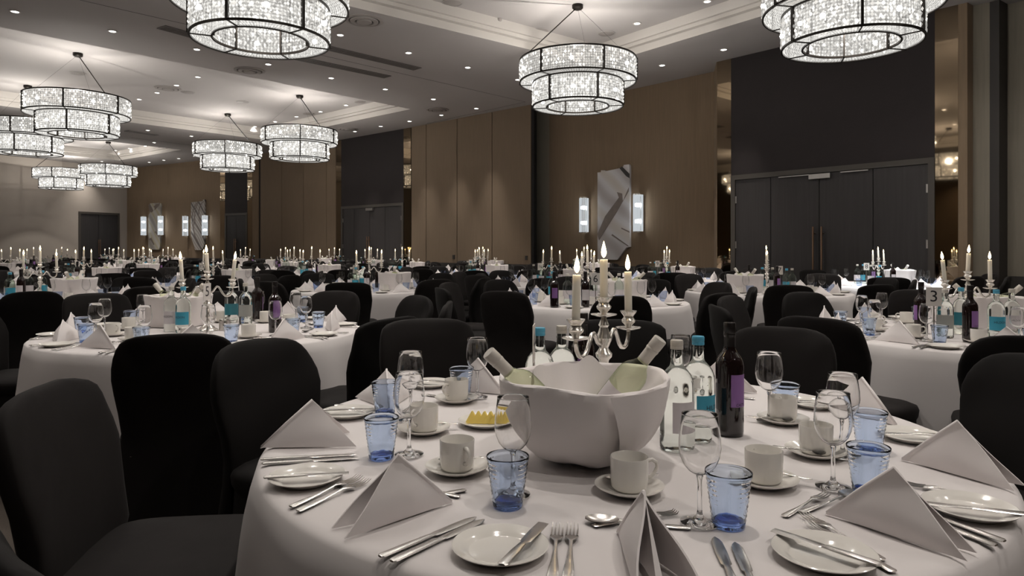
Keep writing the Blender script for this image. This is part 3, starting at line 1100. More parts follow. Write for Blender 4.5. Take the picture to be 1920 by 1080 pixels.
# the same grid goes on over the near tables, above the picture
chandelier(960 + F * 6.4 / 4.2, 4.2, -110, 60, 'crystal drum chandelier outside the picture on the right, over the stepped pilasters')
chandelier(960 - F * 0.21 / 4.24, 4.24, -100, 80, 'crystal drum chandelier above the picture, over the nearest tables')
chandelier(960 - F * 12.06 / 10.03, 10.03, -80, 60, 'crystal drum chandelier beyond the left edge of the picture, farther one')
chandelier(960 - F * 6.9 / 4.47, 4.47, -80, 60, 'crystal drum chandelier beyond the left edge of the picture, nearer one')

# ------------------------------------------------------------------ kinds of things on and around the tables
def srect(w, t, n=28, p=0.35, cy=0.0, z=0.0, cx=0.0):
    """rounded-rectangle ring"""
    out = []
    for i in range(n):
        a = 2 * pi * i / n
        c, s = cos(a), sin(a)
        out.append((cx + w / 2 * math.copysign(abs(c) ** p, c), cy + t / 2 * math.copysign(abs(s) ** p, s), z))
    return out

def make_chair(seed, material):
    r = random.Random(seed)
    k = r.uniform(-0.012, 0.012)
    sk = r.uniform(-0.02, 0.02)
    back = MB()
    prof = [(0.012, .475, .075, -.270), (.12, .462, .07, -.262), (.30, .440, .066, -.250), (.42, .420, .07, -.243), (.50, .418, .075, -.242),
            (.58, .436, .076, -.252), (.66, .462, .074, -.266), (.72, .478, .071, -.279), (.77, .474, .067, -.291), (.815, .454, .061, -.301),
            (.848, .424, .054, -.309), (.873, .384, .046, -.315), (.891, .332, .038, -.319), (.903, .262, .030, -.322), (.910, .17, .020, -.324), (.913, .06, .008, -.325)]
    flat = (0.0, 0.55, 0.85, 0.3)[seed - 1]
    rings = []
    for z, w_, t, y in prof:
        if z > .80:
            w_ = w_ + flat * (min(.47, w_ + .10) - w_) * (1 if w_ > .1 else .5)
        zz = z + (k if z > .8 else k * z / .8 * .5)
        rg = srect(w_, t, 36, 0.42, y, zz)
        out = []
        for x, yy, z_ in rg:
            lean = sk * x * (z > .5)
            bow = -0.05 * (x / .25) ** 2 * (0.6 if z < .5 else 1) * -1     # back wraps round the sitter
            wob = 0.0035 * sin(23 * x + 17 * z + seed) + 0.003 * sin(31 * z + 9 * x * seed)
            out.append((x, yy + bow * 0.55 + wob, z_ + lean))
        rings.append(out)
    back.loft(rings)
    seat = MB()
    rg = [srect(.43, .46, 36, .38, .0, .40), srect(.455, .485, 36, .4, .0, .425), srect(.462, .49, 36, .4, 0, .455), srect(.45, .478, 36, .42, 0, .476),
          srect(.40, .43, 36, .45, 0, .488), srect(.2, .22, 36, .6, 0, .492)]
    seat.loft(rg)
    skirt = MB()
    rg = [srect(.475, .50, 36, .25, 0, .012), srect(.455, .48, 36, .27, 0, .15), srect(.435, .462, 36, .3, 0, .3), srect(.43, .46, 36, .34, 0, .41)]
    skirt.loft(rg)
    return Kind('banquet_chair', 'chair', [('back_cover', back.mesh('back_cover', material, True, 70)), ('seat_cover', seat.mesh('seat_cover', material, True, 70)),
                                           ('skirt', skirt.mesh('skirt', material, True, 70))])
CHAIRS = [make_chair(s, m) for s, m in ((1, 'cover'), (2, 'cover_b'), (3, 'cover'), (4, 'cover_b'))]

TR = 0.915
def make_cloth(seed):
    r = random.Random(seed)
    n = 132
    ph = [r.uniform(0, 2 * pi) for _ in range(4)]
    rings = []
    for rad, z in ((0.30, .75), (0.6, .75), (0.80, .75), (0.885, .7495), (0.903, .746), (0.914, .738)):
        rings.append([(rad * cos(2 * pi * i / n), rad * sin(2 * pi * i / n), z) for i in range(n)])
    for q in range(1, 15):
        t = q / 14
        z = .738 - t * .718
        rg = []
        for i in range(n):
            a = 2 * pi * i / n
            f = sin(11 * a + ph[0] + 0.5 * sin(3 * a + ph[1])) * 0.7 + 0.35 * sin(5 * a + ph[2]) + 0.25 * sin(19 * a + ph[3])
            f = f if f > 0 else f * 0.45
            rad = .917 + 0.012 * min(1, t * 6) + 0.045 * t + (0.045 * t ** 0.8) * f
            rg.append((rad * cos(a), rad * sin(a), z))
        rings.append(rg)
    rings.reverse()
    mb = MB().loft(rings, cap=False)
    o = len(mb.v)
    last = o - n
    mb.v.append((0, 0, .75))
    mb.f += [(last + i, last + (i + 1) % n, o) for i in range(n)]
    return mb.mesh('tablecloth', 'linen', True, 60)
CLOTHS = [make_cloth(s) for s in (3, 8, 15)]

# ---- glassware
GP = [(0.0, .0035), (.0345, .0030), (.035, .0045), (.030, .0065), (.014, .010), (.0065, .0165), (.0042, .026), (.0040, .05), (.0043, .078), (.0062, .088)]
GB = [(.0, .0905), (.010, .0915), (.0205, .098), (.0295, .109), (.0355, .124), (.0382, .141), (.0372, .160), (.0345, .180), (.0318, .2005)]
def rim(r, z, t=.0009, n=32):
    return [(r - t, z - t), (r + t, z - t), (r + t, z + t), (r - t, z + t)]
g_bowl = MB().lathe(GB + [(.0311, .2009), (.0337, .180), (.0364, .160), (.0374, .141), (.0347, .1245), (.0287, .110), (.0198, .0992), (.0098, .0935), (0, .0930)], 40)
g_rim = MB().lathe(rim(.0318, .2005), 36, closed=True)
g_stem = MB().lathe([(0, .0905)] + [(r, z) for r, z in reversed(GP)], 28)
g_stem.f = [tuple(reversed(q)) for q in g_stem.f]
WINE = Kind('wine_glass', 'wine glass', [('bowl', g_bowl.mesh('bowl', 'blown', True, 60)), ('rim', g_rim.mesh('rim', 'stem')), ('stem', g_stem.mesh('stem', 'stem', True, 50))])
g_far = MB().lathe(GB, 18).lathe([(.0345, .003), (.030, .0065), (.012, .010), (.0042, .026), (.0043, .08), (.010, .0915)], 12)
WINE_FAR = Kind('wine_glass', 'wine glass', [('wine_glass', g_far.mesh('wine_glass', 'glass', True, 0))])

def tumbler_wall(n):
    prof = [(.0275, .009)]
    for i in range(9):
        z = .014 + i * .0086
        r = .0290 + .0125 * (z / .1)
        prof += [(r + .0004, z), (r - .0006, z + .0043)]
    prof += [(.0415, .0925), (.0418, .0985), (.0412, .0992), (.0405, .0985), (.0398, .0925), (.0375, .075), (.0350, .056), (.0325, .038), (.0300, .022), (.0285, .0135)]
    mb = MB().lathe(prof, n, closed=True)
    # pressed pattern: shallow upright flutes broken by bands
    out = []
    for x, y, z in mb.v:
        r = hypot(x, y)
        a = atan2(y, x)
        k = .0007 * max(0, sin(10 * a)) * (1 if (int(z / .012) % 2) else .2) * (1 if r > .0277 + .0125 * z / .1 else 0) * (z < .088)
        out.append((x * (r - k) / r, y * (r - k) / r, z))
    mb.v = out
    return mb
tb = MB().lathe([(0, .0015), (.027, .0), (.0295, .003), (.0298, .010), (.0272, .0088), (.024, .0105), (0, .0100)], 36)
TUMB = Kind('water_tumbler', 'tumbler', [('glass_wall', tumbler_wall(60).mesh('glass_wall', 'blue_wall', True, 60)), ('thick_base', tb.mesh('thick_base', 'blue_foot', True, 60))])
tf = MB().lathe([(0, .001), (.029, .0), (.0305, .012), (.0415, .0925), (.0418, .0985)], 16)
TUMB_FAR = Kind('water_tumbler', 'tumbler', [('water_tumbler', tf.mesh('water_tumbler', 'blue_glass', True, 0))])

# ---- china
CUP_H = .066
cup = MB().lathe([(0, .012), (.026, .012), (.028, .0), (.0335, .001), (.0368, .006), (.0385, .02), (.0392, CUP_H), (.0385, CUP_H + .0012), (.0372, CUP_H), (.0362, .02), (.033, .010), (0, .0075)], 36)
hd = MB().tube([(.037, 0, .054), (.050, 0, .057), (.060, 0, .050), (.0615, 0, .040), (.055, 0, .028), (.046, 0, .022), (.037, 0, .021)], [.0045, .0042, .004, .004, .004, .0042, .0048], 8)
CUP = Kind('coffee_cup', 'cup', [('cup_body', cup.mesh('cup_body', 'china', True, 50)), ('handle', hd.mesh('handle', 'china', True, 0))])
CUP_FAR = Kind('coffee_cup', 'cup', [('coffee_cup', MB().lathe([(0, .002), (.034, .001), (.0385, .02), (.0392, CUP_H), (.0365, CUP_H), (.034, .01), (0, .008)], 16).mesh('coffee_cup', 'china'))])
sau = MB().lathe([(0, .004), (.028, .004), (.030, .0005), (.040, .0), (.055, .008), (.0705, .0155), (.0715, .0175), (.068, .0168), (.052, .0095), (.034, .0065), (.027, .0075), (0, .0072)], 48)
SAUCER = Kind('saucer', 'saucer', [('saucer', sau.mesh('saucer', 'china', True, 40))])
def plate_mesh():
    prof = [(0, .003), (.048, .003), (.050, .0), (.056, .0008), (.066, .008), (.079, .013), (.0805, .0150), (.079, .0158), (.066, .0115), (.058, .0085), (.0535, .0050), (.051, .0042), (0, .0042)]
    return MB().lathe(prof, 56)
PLATE = Kind('side_plate', 'plate', [('side_plate', plate_mesh().mesh('side_plate', 'china', True, 30))])

# ---- cutlery, lying along +Y, tip at +Y
def blade(secs, n=10):
    rings = []
    for y, hw, z, th in secs:
        rings.append([(hw * cos(2 * pi * i / n), y, z + th * sin(2 * pi * i / n)) for i in range(n)])
    mb = MB().loft(rings)
    mb.f = [tuple(reversed(q)) for q in mb.f]
    return mb
def fork_mesh(L=.195, s=1.0):
    mb = blade([(-L / 2, .0055 * s, .003, .0012), (-L / 2 + .004, .0088 * s, .003, .0016), (-L / 2 + .03, .0082 * s, .0034, .0017), (-.03, .0048 * s, .004, .0018), (.005, .0030 * s, .006, .0018), (.022, .0034 * s, .0085, .0016),
                (.032, .0085 * s, .0085, .0013), (.042, .0118 * s, .0065, .0012), (.050, .0120 * s, .005, .0012)])
    for i in range(4):
        x = (-.0096 + i * .0064) * s
        mb.add(*(lambda t: (t.v, t.f))(MB().tube([(x, .049, .005), (x, .066, .0032), (x * .98, .084, .0042), (x * .96, L / 2, .0085)], [.0019 * s, .0017 * s, .0014 * s, .0006 * s], 6)))
    return mb
def knife_mesh(L=.22, s=1.0):
    return blade([(-L / 2, .0050 * s, .0035, .0018), (-L / 2 + .004, .0085 * s, .0035, .0028), (-L / 2 + .05, .0078 * s, .0037, .0030), (-.008, .0058 * s, .0038, .0030), (.002, .0052 * s, .0038, .0022), (.008, .0085 * s, .0035, .0009),
                  (.05, .0098 * s, .0035, .0008), (.09, .0092 * s, .0035, .0007), (L / 2 - .008, .0060 * s, .0035, .0006), (L / 2, .0015 * s, .0035, .0004)])
def spoon_mesh(L=.19, s=1.0):
    mb = blade([(-L / 2, .0055 * s, .003, .0012), (-L / 2 + .004, .0085 * s, .003, .0016), (-L / 2 + .03, .0078 * s, .0034, .0017), (-.03, .0045 * s, .004, .0018), (.01, .0028 * s, .007, .0018), (.032, .0034 * s, .009, .0016)])
    bowl = []
    n = 14
    for k in range(7):
        q = k / 6
        bowl.append([(.020 * s * q * cos(2 * pi * i / n), .032 + (L / 2 - .032) * .5 + (L / 2 - .032) * .5 * q * sin(2 * pi * i / n), .0025 + .0075 * q * q) for i in range(n)])
    b2 = MB().loft(bowl[::-1], cap=False)
    under = [[(x, y, z - .0014) for x, y, z in rg] for rg in bowl[::-1]]
    b3 = MB().loft(under, cap=False)
    mb.add(b2.v, [tuple(reversed(q)) for q in b2.f])
    mb.add(b3.v, b3.f)
    return mb
FORK = Kind('dinner_fork', 'fork', [('dinner_fork', fork_mesh().mesh('dinner_fork', 'steel', True, 35))])
FORK_S = Kind('dessert_fork', 'fork', [('dessert_fork', fork_mesh(.175, .88).mesh('dessert_fork', 'steel', True, 35))])
KNIFE = Kind('table_knife', 'knife', [('table_knife', knife_mesh().mesh('table_knife', 'steel', True, 30))])
KNIFE_B = Kind('butter_knife', 'knife', [('butter_knife', knife_mesh(.17, 1.1).mesh('butter_knife', 'steel', True, 30))])
SPOON = Kind('dessert_spoon', 'spoon', [('dessert_spoon', spoon_mesh().mesh('dessert_spoon', 'steel', True, 40))])
TEASP = Kind('teaspoon', 'spoon', [('teaspoon', spoon_mesh(.125, .62).mesh('teaspoon', 'steel', True, 40))])

# ---- napkin: two right-angled flaps of folded linen sharing one leg; closed corner at the origin, opening along +Y
def napkin_meshes(phi, seed, base=.24):
    r = random.Random(seed)
    h = base / 2
    s = h / cos(phi)
    z = sqrt(max(1e-6, 2 * h * h - s * s))
    apex = Vector((0, s, z))
    A0 = Vector((0, 0, .003))
    N = 9
    def flap(sign, inner=0.0):
        Bp = Vector((sign * base * sin(phi), base * cos(phi), .003))
        mb = MB()
        nrm = (Bp - A0).cross(apex - A0).normalized() * (1 if sign > 0 else -1)
        if nrm.x * sign < 0:
            nrm = -nrm
        def P(i, j):
            u, v = i / N, j / N          # barycentric: A, B, apex
            p = A0 * (1 - u - v) + Bp * u + apex * v
            bulge = 27 * u * v * (1 - u - v)
            open_edge = u * v * 4
            return p + nrm * (0.009 * bulge - inner + 0.006 * open_edge * sin(3 * v + seed))
        idx = {}
        for i in range(N + 1):
            for j in range(N + 1 - i):
                idx[(i, j)] = len(mb.v)
                mb.v.append(tuple(P(i, j)))
        for i in range(N):
            for j in range(N - i):
                mb.f.append((idx[i, j], idx[i + 1, j], idx[i, j + 1]))
                if i + j < N - 1:
                    mb.f.append((idx[i + 1, j], idx[i + 1, j + 1], idx[i, j + 1]))
        # thickness
        n0 = len(mb.v)
        mb.v += [tuple(Vector(p) - nrm * 0.0035) for p in mb.v[:n0]]
        mb.f += [tuple(reversed([q + n0 for q in f])) for f in mb.f[:]]
        edge = [(i, 0) for i in range(N + 1)] + [(N - k, k) for k in range(1, N + 1)] + [(0, N - k) for k in range(1, N)]
        for a, b in zip(edge, edge[1:] + edge[:1]):
            mb.f.append((idx[a], idx[b], idx[b] + n0, idx[a] + n0))
        return mb
    m1 = flap(1).mesh('napkin_flap', 'napkin', True, 50)
    m2 = flap(-1).mesh('napkin_flap', 'napkin', True, 50)
    # the leg fold and an inner pleat
    pl = MB()
    q = Vector((0, base * .93 * cos(phi), .004))
    pts = []
    for k in range(8):
        t = k / 7
        for sgn in (-1, 1):
            c = A0.lerp(apex, .15 + .8 * t)
            e = q.lerp(apex, .02 + .93 * t)
            pts.append(((c.x + sgn * .0025), c.y + .004, c.z))
            pts.append((e.x + sgn * .006 * (1 - t) + .012 * (1 - t) * sin(seed), e.y, e.z))
    f = []
    for k in range(7):
        a = 4 * k
        f += [(a, a + 4, a + 5, a + 1), (a + 2, a + 3, a + 7, a + 6), (a + 1, a + 5, a + 7, a + 3)]
    pl.add(pts, f)
    m3 = pl.mesh('pleat', 'napkin', True, 40)
    fold = MB().tube([A0 + Vector((0, .003, .002)), (A0 + apex) / 2 + Vector((0, -.001, 0)), apex], [.0034, .0040, .0034], 8)
    m4 = fold.mesh('folded_edge', 'napkin', True, 0)
    if phi < radians(9):
        return [('napkin_flap', m1), ('napkin_flap', m2), ('folded_edge', m4)]
    return [('napkin_flap', m1), ('napkin_flap', m2), ('pleat', m3), ('folded_edge', m4)]
NAPS = {}
def nap_kind(phi_deg, seed=1):
    key = (round(phi_deg), seed)
    if key not in NAPS:
        NAPS[key] = Kind('folded_napkin', 'napkin', napkin_meshes(radians(phi_deg), seed))
    return NAPS[key]
def join_kind(name, cat, k):
    """one-mesh copy of a kind whose parts share a material, for things too small to show them"""
    mb = MB()
    for p in k.parts:
        me = p[1]
        mb.add([tuple(v.co) for v in me.vertices], [tuple(q.vertices) for q in me.polygons])
    return Kind(name, cat, [(name, mb.mesh(name, me.materials[0].name if False else 'napkin', True, 50))])
NAP_FAR = [join_kind('folded_napkin', 'napkin', nap_kind(a, s)) for a, s in ((14, 1), (20, 2), (26, 3))]

# ---- lettering
def text_mb(txt, size, serif=True):
    cu = bpy.data.curves.new('lettering', 'FONT')
    cu.body = txt
    cu.size = size
    cu.align_x = 'CENTER'
    cu.align_y = 'CENTER'
    cu.extrude = 0.0
    cu.resolution_u = 3
    o = bpy.data.objects.new('lettering', cu)
    me = bpy.data.meshes.new_from_object(o)
    mb = MB()
    mb.v = [tuple(v.co) for v in me.vertices]
    mb.f = [tuple(q.vertices) for q in me.polygons]
    bpy.data.objects.remove(o)
    bpy.data.meshes.remove(me)
    bpy.data.curves.remove(cu)
    return mb
def wrap(mb, r, phi0, z0, sx=1.0):
    """bend a flat lettering mesh round a bottle: x -> angle, y -> height"""
    mb.v = [(r * sin(phi0 + sx * x / r), -r * cos(phi0 + sx * x / r), z0 + y) for x, y, _ in mb.v]
    return mb
def label_patch(r, a0, a1, z0, z1, n=20):
    v, f = [], []
    for i in range(n + 1):
        a = a0 + (a1 - a0) * i / n
        for z in (z0, z1):
            v.append((r * sin(a), -r * cos(a), z))
    for i in range(n):
        f.append((2 * i, 2 * i + 2, 2 * i + 3, 2 * i + 1))
    return MB().add(v, f)

# ---- bottles
WB = [(0, .004), (.030, .002), (.039, .0), (.0420, .006), (.0425, .02), (.0425, .155), (.0415, .170), (.036, .186), (.026, .199), (.0175, .208), (.0155, .216), (.0140, .240), (.0135, .252)]
def water_bottle(blue, near=True):
    n = 36 if near else 16
    if near:
        body = MB().lathe(WB + [(0, .252)], n)
        parts = [('glass_body', body.mesh('glass_body', 'water', True, 40))]
    else:
        parts = [('glass_body', MB().lathe(WB, n).mesh('glass_body', 'water_bottle', True, 0))]
    lm = 'blue_label' if blue else 'white_label'
    lab = label_patch(.0430, radians(-75), radians(75), .048, .124)
    subs = []
    if near:
        t = wrap(text_mb('HILDON', .0175), .0434, 0.0, .092, 0.95)
        subs.append(('lettering', t.mesh('lettering', 'ink', False)))
    parts.append(('paper_label', lab.mesh('paper_label', lm, True, 0), subs))
    parts.append(('neck_ring', MB().lathe([(.0142, .236), (.0158, .237), (.0158, .241), (.0142, .242)], n).mesh('neck_ring', 'glass')))
    capm = MB()
    capm.lathe([(0, .252), (.0158, .250), (.0160, .2505), (.0160, .256), (.0152, .2575), (.0160, .259), (.0160, .270), (.0145, .2725), (0, .2725)], n)
    parts.append(('screw_cap', capm.mesh('screw_cap', 'blue_cap' if blue else 'white_cap', True, 40)))
    return Kind('water_bottle', 'bottle', parts)
WAT = {(b, n): water_bottle(b, n) for b in (True, False) for n in (True, False)}

RB = [(0, .012), (.025, .006), (.032, .0), (.0360, .004), (.0368, .012), (.0368, .186), (.0352, .198), (.029, .211), (.0200, .222), (.0155, .232), (.0142, .242), (.0140, .295)]
def wine_bottle(kind, near=True):
    n = 36 if near else 16
    glass, foil, lm = {'purple': ('red_wine', 'dark_foil', 'purple_label'), 'white': ('white_wine', 'foil', 'white_label'), 'plain': ('red_wine', 'dark_foil', 'white_label')}[kind]
    parts = [('glass_body', MB().lathe(RB, n).mesh('glass_body', glass, True, 50))]
    if kind == 'purple':
        lab = label_patch(.0372, radians(8), radians(88), .080, .166)
        subs = []
        if near:
            t = wrap(text_mb('CASTI', .0105), .0376, radians(50), .0855, 1.0)
            subs.append(('lettering', t.mesh('lettering', 'ink', False)))
        parts.append(('paper_label', lab.mesh('paper_label', lm, True, 0), subs))
        lab2 = label_patch(.0372, radians(-72), radians(-38), .07, .14)
        parts.append(('dark_label', lab2.mesh('dark_label', 'dark_foil', True, 0)))
    else:
        lab = label_patch(.0372, radians(-55), radians(55), .06, .150)
        parts.append(('paper_label', lab.mesh('paper_label', lm, True, 0)))
    fo = MB().lathe([(.0148, .232), (.0150, .262), (.0152, .266), (.0162, .268), (.0162, .272), (.0152, .274), (.0162, .277), (.0162, .300), (.0150, .302), (0, .302)], n)
    parts.append(('foil_cap', fo.mesh('foil_cap', foil, True, 40)))
    return Kind({'white': 'white_wine_bottle'}.get(kind, 'red_wine_bottle'), 'bottle', parts)
RED = {n: wine_bottle('purple', n) for n in (True, False)}
REDP = {n: wine_bottle('plain', n) for n in (True, False)}
WHITE = {n: wine_bottle('white', n) for n in (True, False)}

# ---- wrapped ice bowl
def bowl_meshes(hang=False, linen='napkin'):
    n = 120
    def r_out(z, a):
        t = z / .2
        base = .066 + .137 * sin(pi / 2 * min(1.0, t) ** 0.62)
        if hang:
            base = .172 + .030 * t + .022 * (1 - t) * max(0, cos(4 * a + .5)) ** 3
        f = .0022 * sin(7 * a + 1.2 * t) + .0016 * sin(13 * a + 2 + 2 * t) + .0030 * sin(4 * a + .7)
        pinch = .012 * max(0, 1 - t * 4) * sin(4 * a + .8)
        return base + f * (0.6 + 0.5 * t) + pinch
    def ztop(a):
        return .194 + .004 * sin(2 * a + .6) + .0025 * sin(5 * a)
    rings = []
    for k in range(13):
        t = k / 12
        rings.append([(r_out(ztop(2 * pi * i / n) * t, 2 * pi * i / n) * cos(2 * pi * i / n), r_out(ztop(2 * pi * i / n) * t, 2 * pi * i / n) * sin(2 * pi * i / n), .002 + ztop(2 * pi * i / n) * t) for i in range(n)])
    for dr, dz in ((-.004, .004), (-.010, .004), (-.016, -.003), (-.024, -.03), (-.045, -.07), (-.075, -.11), (-.10, -.125)):
        rg = []
        for i in range(n):
            a = 2 * pi * i / n
            rr = r_out(ztop(a), a) + dr + .003 * sin(11 * a + dz * 60)
            rg.append((rr * cos(a), rr * sin(a), .002 + ztop(a) + dz))
        rings.append(rg)
    wrapm = MB().loft(rings, cap=True)
    # overlapping corner of the cloth on the front
    fl_ = MB()
    top, bot = [], []
    N_ = 16
    R_ = 10
    grid = []
    for j in range(R_ + 1):
        t = j / R_                      # 0 top, 1 bottom
        row = []
        a_l = radians(-92 + 2 + 16 * t)
        a_r = radians(-40 - 22 * t * t)
        for i in range(N_ + 1):
            a = a_l + (a_r - a_l) * i / N_
            z = ztop(a) * (1 - .985 * t) + .004
            rr = r_out(max(0.001, z - .002), a) + .0105 * (1 - i / N_) + .003 + .012 * t * t * sin(pi * i / N_)
            row.append((rr * cos(a), rr * sin(a), z))
        grid.append(row)
    v = [p for r_ in grid for p in r_]
    f = []
    for j in range(R_):
        for i in range(N_):
            a = j * (N_ + 1) + i
            f.append((a, a + N_ + 1, a + N_ + 2, a + 1))
    fl_.add(v, f)
    # loose cloth standing up inside the bowl
    ins = MB()
    rr = []
    for j in range(9):
        t = j / 8
        row = []
        for i in range(25):
            u = i / 24
            x = -.115 + .21 * u
            y = .085 + .035 * sin(pi * u) - .17 * t * (0.8 + .2 * sin(5 * u))
            z = .10 + .132 * (1 - abs(2 * t - .45)) * (0.75 + .25 * sin(pi * u)) + .010 * sin(9 * u + 4 * t) + .007 * sin(19 * u + 2 * t)
            row.append((x, y, z))
        rr.append(row)
    v = [p for r_ in rr for p in r_]
    f = []
    for j in range(8):
        for i in range(24):
            a = j * 25 + i
            f.append((a, a + 1, a + 26, a + 25))
    ins.add(v, f)
    return [('cloth_wrap', wrapm.mesh('cloth_wrap', linen, True, 55)), ('cloth_corner', fl_.mesh('cloth_corner', linen, True, 60)), ('folded_cloth', ins.mesh('folded_cloth', linen, True, 60))]
BOWL = Kind('ice_bowl', 'bowl', bowl_meshes())
BOWL_HANG = Kind('ice_bowl', 'bowl', bowl_meshes(True))

# ---- candelabra
ST = [(0, 0), (.060, 0), (.062, .004), (.058, .010), (.046, .014), (.040, .022), (.024, .034), (.013, .048), (.010, .066), (.013, .074), (.0165, .082), (.013, .092), (.0095, .100), (.012, .120), (.0150, .140),
      (.0235, .158), (.0240, .166), (.013, .178), (.015, .188), (.0225, .196), (.024, .206), (.017, .214), (.0125, .222), (.0170, .232), (.0225, .250), (.0150, .268), (.0115, .280), (.0155, .286), (.012, .294), (.0075, .304), (.0085, .312)]
def cup_prof(z):
    return [(.0075, z), (.0105, z + .010), (.0205, z + .020), (.0215, z + .025), (.0150, z + .033), (.0145, z + .037), (.0245, z + .050), (.0250, z + .053), (.0135, z + .0525), (.0125, z + .040), (0, z + .040)]
def pan_prof(z):
    return [(.006, z - .004), (.020, z - .003), (.036, z + .002), (.0375, z + .004), (.034, z + .0045), (.018, z + .001), (.006, z + .001)]
ARM = .15
def arm_pts():
    ctrl = [(.014, .238), (.022, .232), (.034, .240), (.046, .258), (.056, .268), (.066, .266), (.078, .248), (.090, .226), (.104, .212), (.120, .209), (.135, .215), (.145, .230), (.150, .248), (.150, .262)]
    return ctrl
def candelabra_meshes(n):
    P = [('base_and_stem', MB().lathe(ST, n).mesh('base_and_stem', 'silver', True, 35))]
    for s in (-1, 1):
        a = MB().tube([(s * x, 0, z) for x, z in arm_pts()], .0062, 8 if n > 16 else 6)
        P.append(('arm', a.mesh('arm', 'silver', True, 0)))
    for x, z in ((0, .313), (-ARM, .262), (ARM, .262)):
        P.append(('drip_pan', MB().lathe(pan_prof(z), n, ox=x).mesh('drip_pan', 'silver', True, 35)))
        P.append(('candle_cup', MB().lathe(cup_prof(z), n, ox=x).mesh('candle_cup', 'silver', True, 35)))
    return P
CANDELABRA = Kind('candelabra', 'candelabra', candelabra_meshes(28))
cm = MB()
for p in candelabra_meshes(12):
    cm.add([tuple(v.co) for v in p[1].vertices], [tuple(q.vertices) for q in p[1].polygons])
CANDELABRA_FAR = Kind('candelabra', 'candelabra', [('candelabra', cm.mesh('candelabra', 'silver', True, 40))])
def candle_kind(L, n=20):
    wx = MB().lathe([(0, 0), (.0112, 0), (.0112, L - .002), (.0102, L), (.006, L - .0015), (0, L - .003)], n)
    wk = MB().tube([(0, 0, L - .003), (0, 0, L + .006), (.0012, 0, L + .011)], .0009, 5)
    fl__ = MB().lathe([(0, L + .004), (.0040, L + .008), (.0068, L + .014), (.0074, L + .021), (.0060, L + .030), (.0034, L + .040), (.0011, L + .049), (0, L + .052)], max(8, n // 2))
    return Kind('candle', 'candle', [('wax_stick', wx.mesh('wax_stick', 'wax', True, 40)), ('wick', wk.mesh('wick', 'wick')), ('flame', fl__.mesh('flame', 'flame', True, 0))])
CANDLES = [candle_kind(L) for L in (.118, .130, .124)]
CANDLES_FAR = [candle_kind(L, 10) for L in (.118, .130, .124)]

# ---- table number stand
def sign_kind(num):
    cardm = MB().box(-.036, .036, -.0012, .0012, .195, .295)
    t = text_mb(num, .085 if len(num) == 1 else .058)
    t.v = [(x, -.0016, z_ + .245) for x, z_, _ in t.v]
    rod = MB().lathe([(0, 0), (.030, 0), (.031, .003), (.006, .006), (.0032, .012), (.0032, .196), (0, .197)], 16)
    return Kind('table_number_stand', 'table number', [('stand', rod.mesh('stand', 'steel', True, 40)), ('number_card', cardm.mesh('number_card', 'card', False), [('numeral', t.mesh('numeral', 'ink', False))])])

# ---- butter dish, shakers
def butter_slice():
    mb = MB()
    w_, t, h = .044, .010, .032
    mb.add([(-w_ / 2, 0, 0), (w_ / 2, 0, 0), (w_ / 2 * .75, t, 0), (-w_ / 2 * .75, t, 0), (0, .012, h), (.006, t + .012, h * .96)],
           [(0, 1, 4), (1, 2, 5, 4), (2, 3, 5), (3, 0, 4, 5), (3, 2, 1, 0)])
    return mb.mesh('butter_slice', 'butter', False)
BUTTER = Kind('butter_slice', 'butter', [('butter_slice', butter_slice())])
SHAKER = Kind('salt_shaker', 'shaker', [('shaker_body', MB().lathe([(0, 0), (.014, 0), (.0145, .004), (.0135, .055), (0, .055)], 18).mesh('shaker_body', 'pepper')),
                                        ('shaker_top', MB().lathe([(.0140, .055), (.0142, .062), (.010, .069), (0, .071)], 18).mesh('shaker_top', 'steel'))])

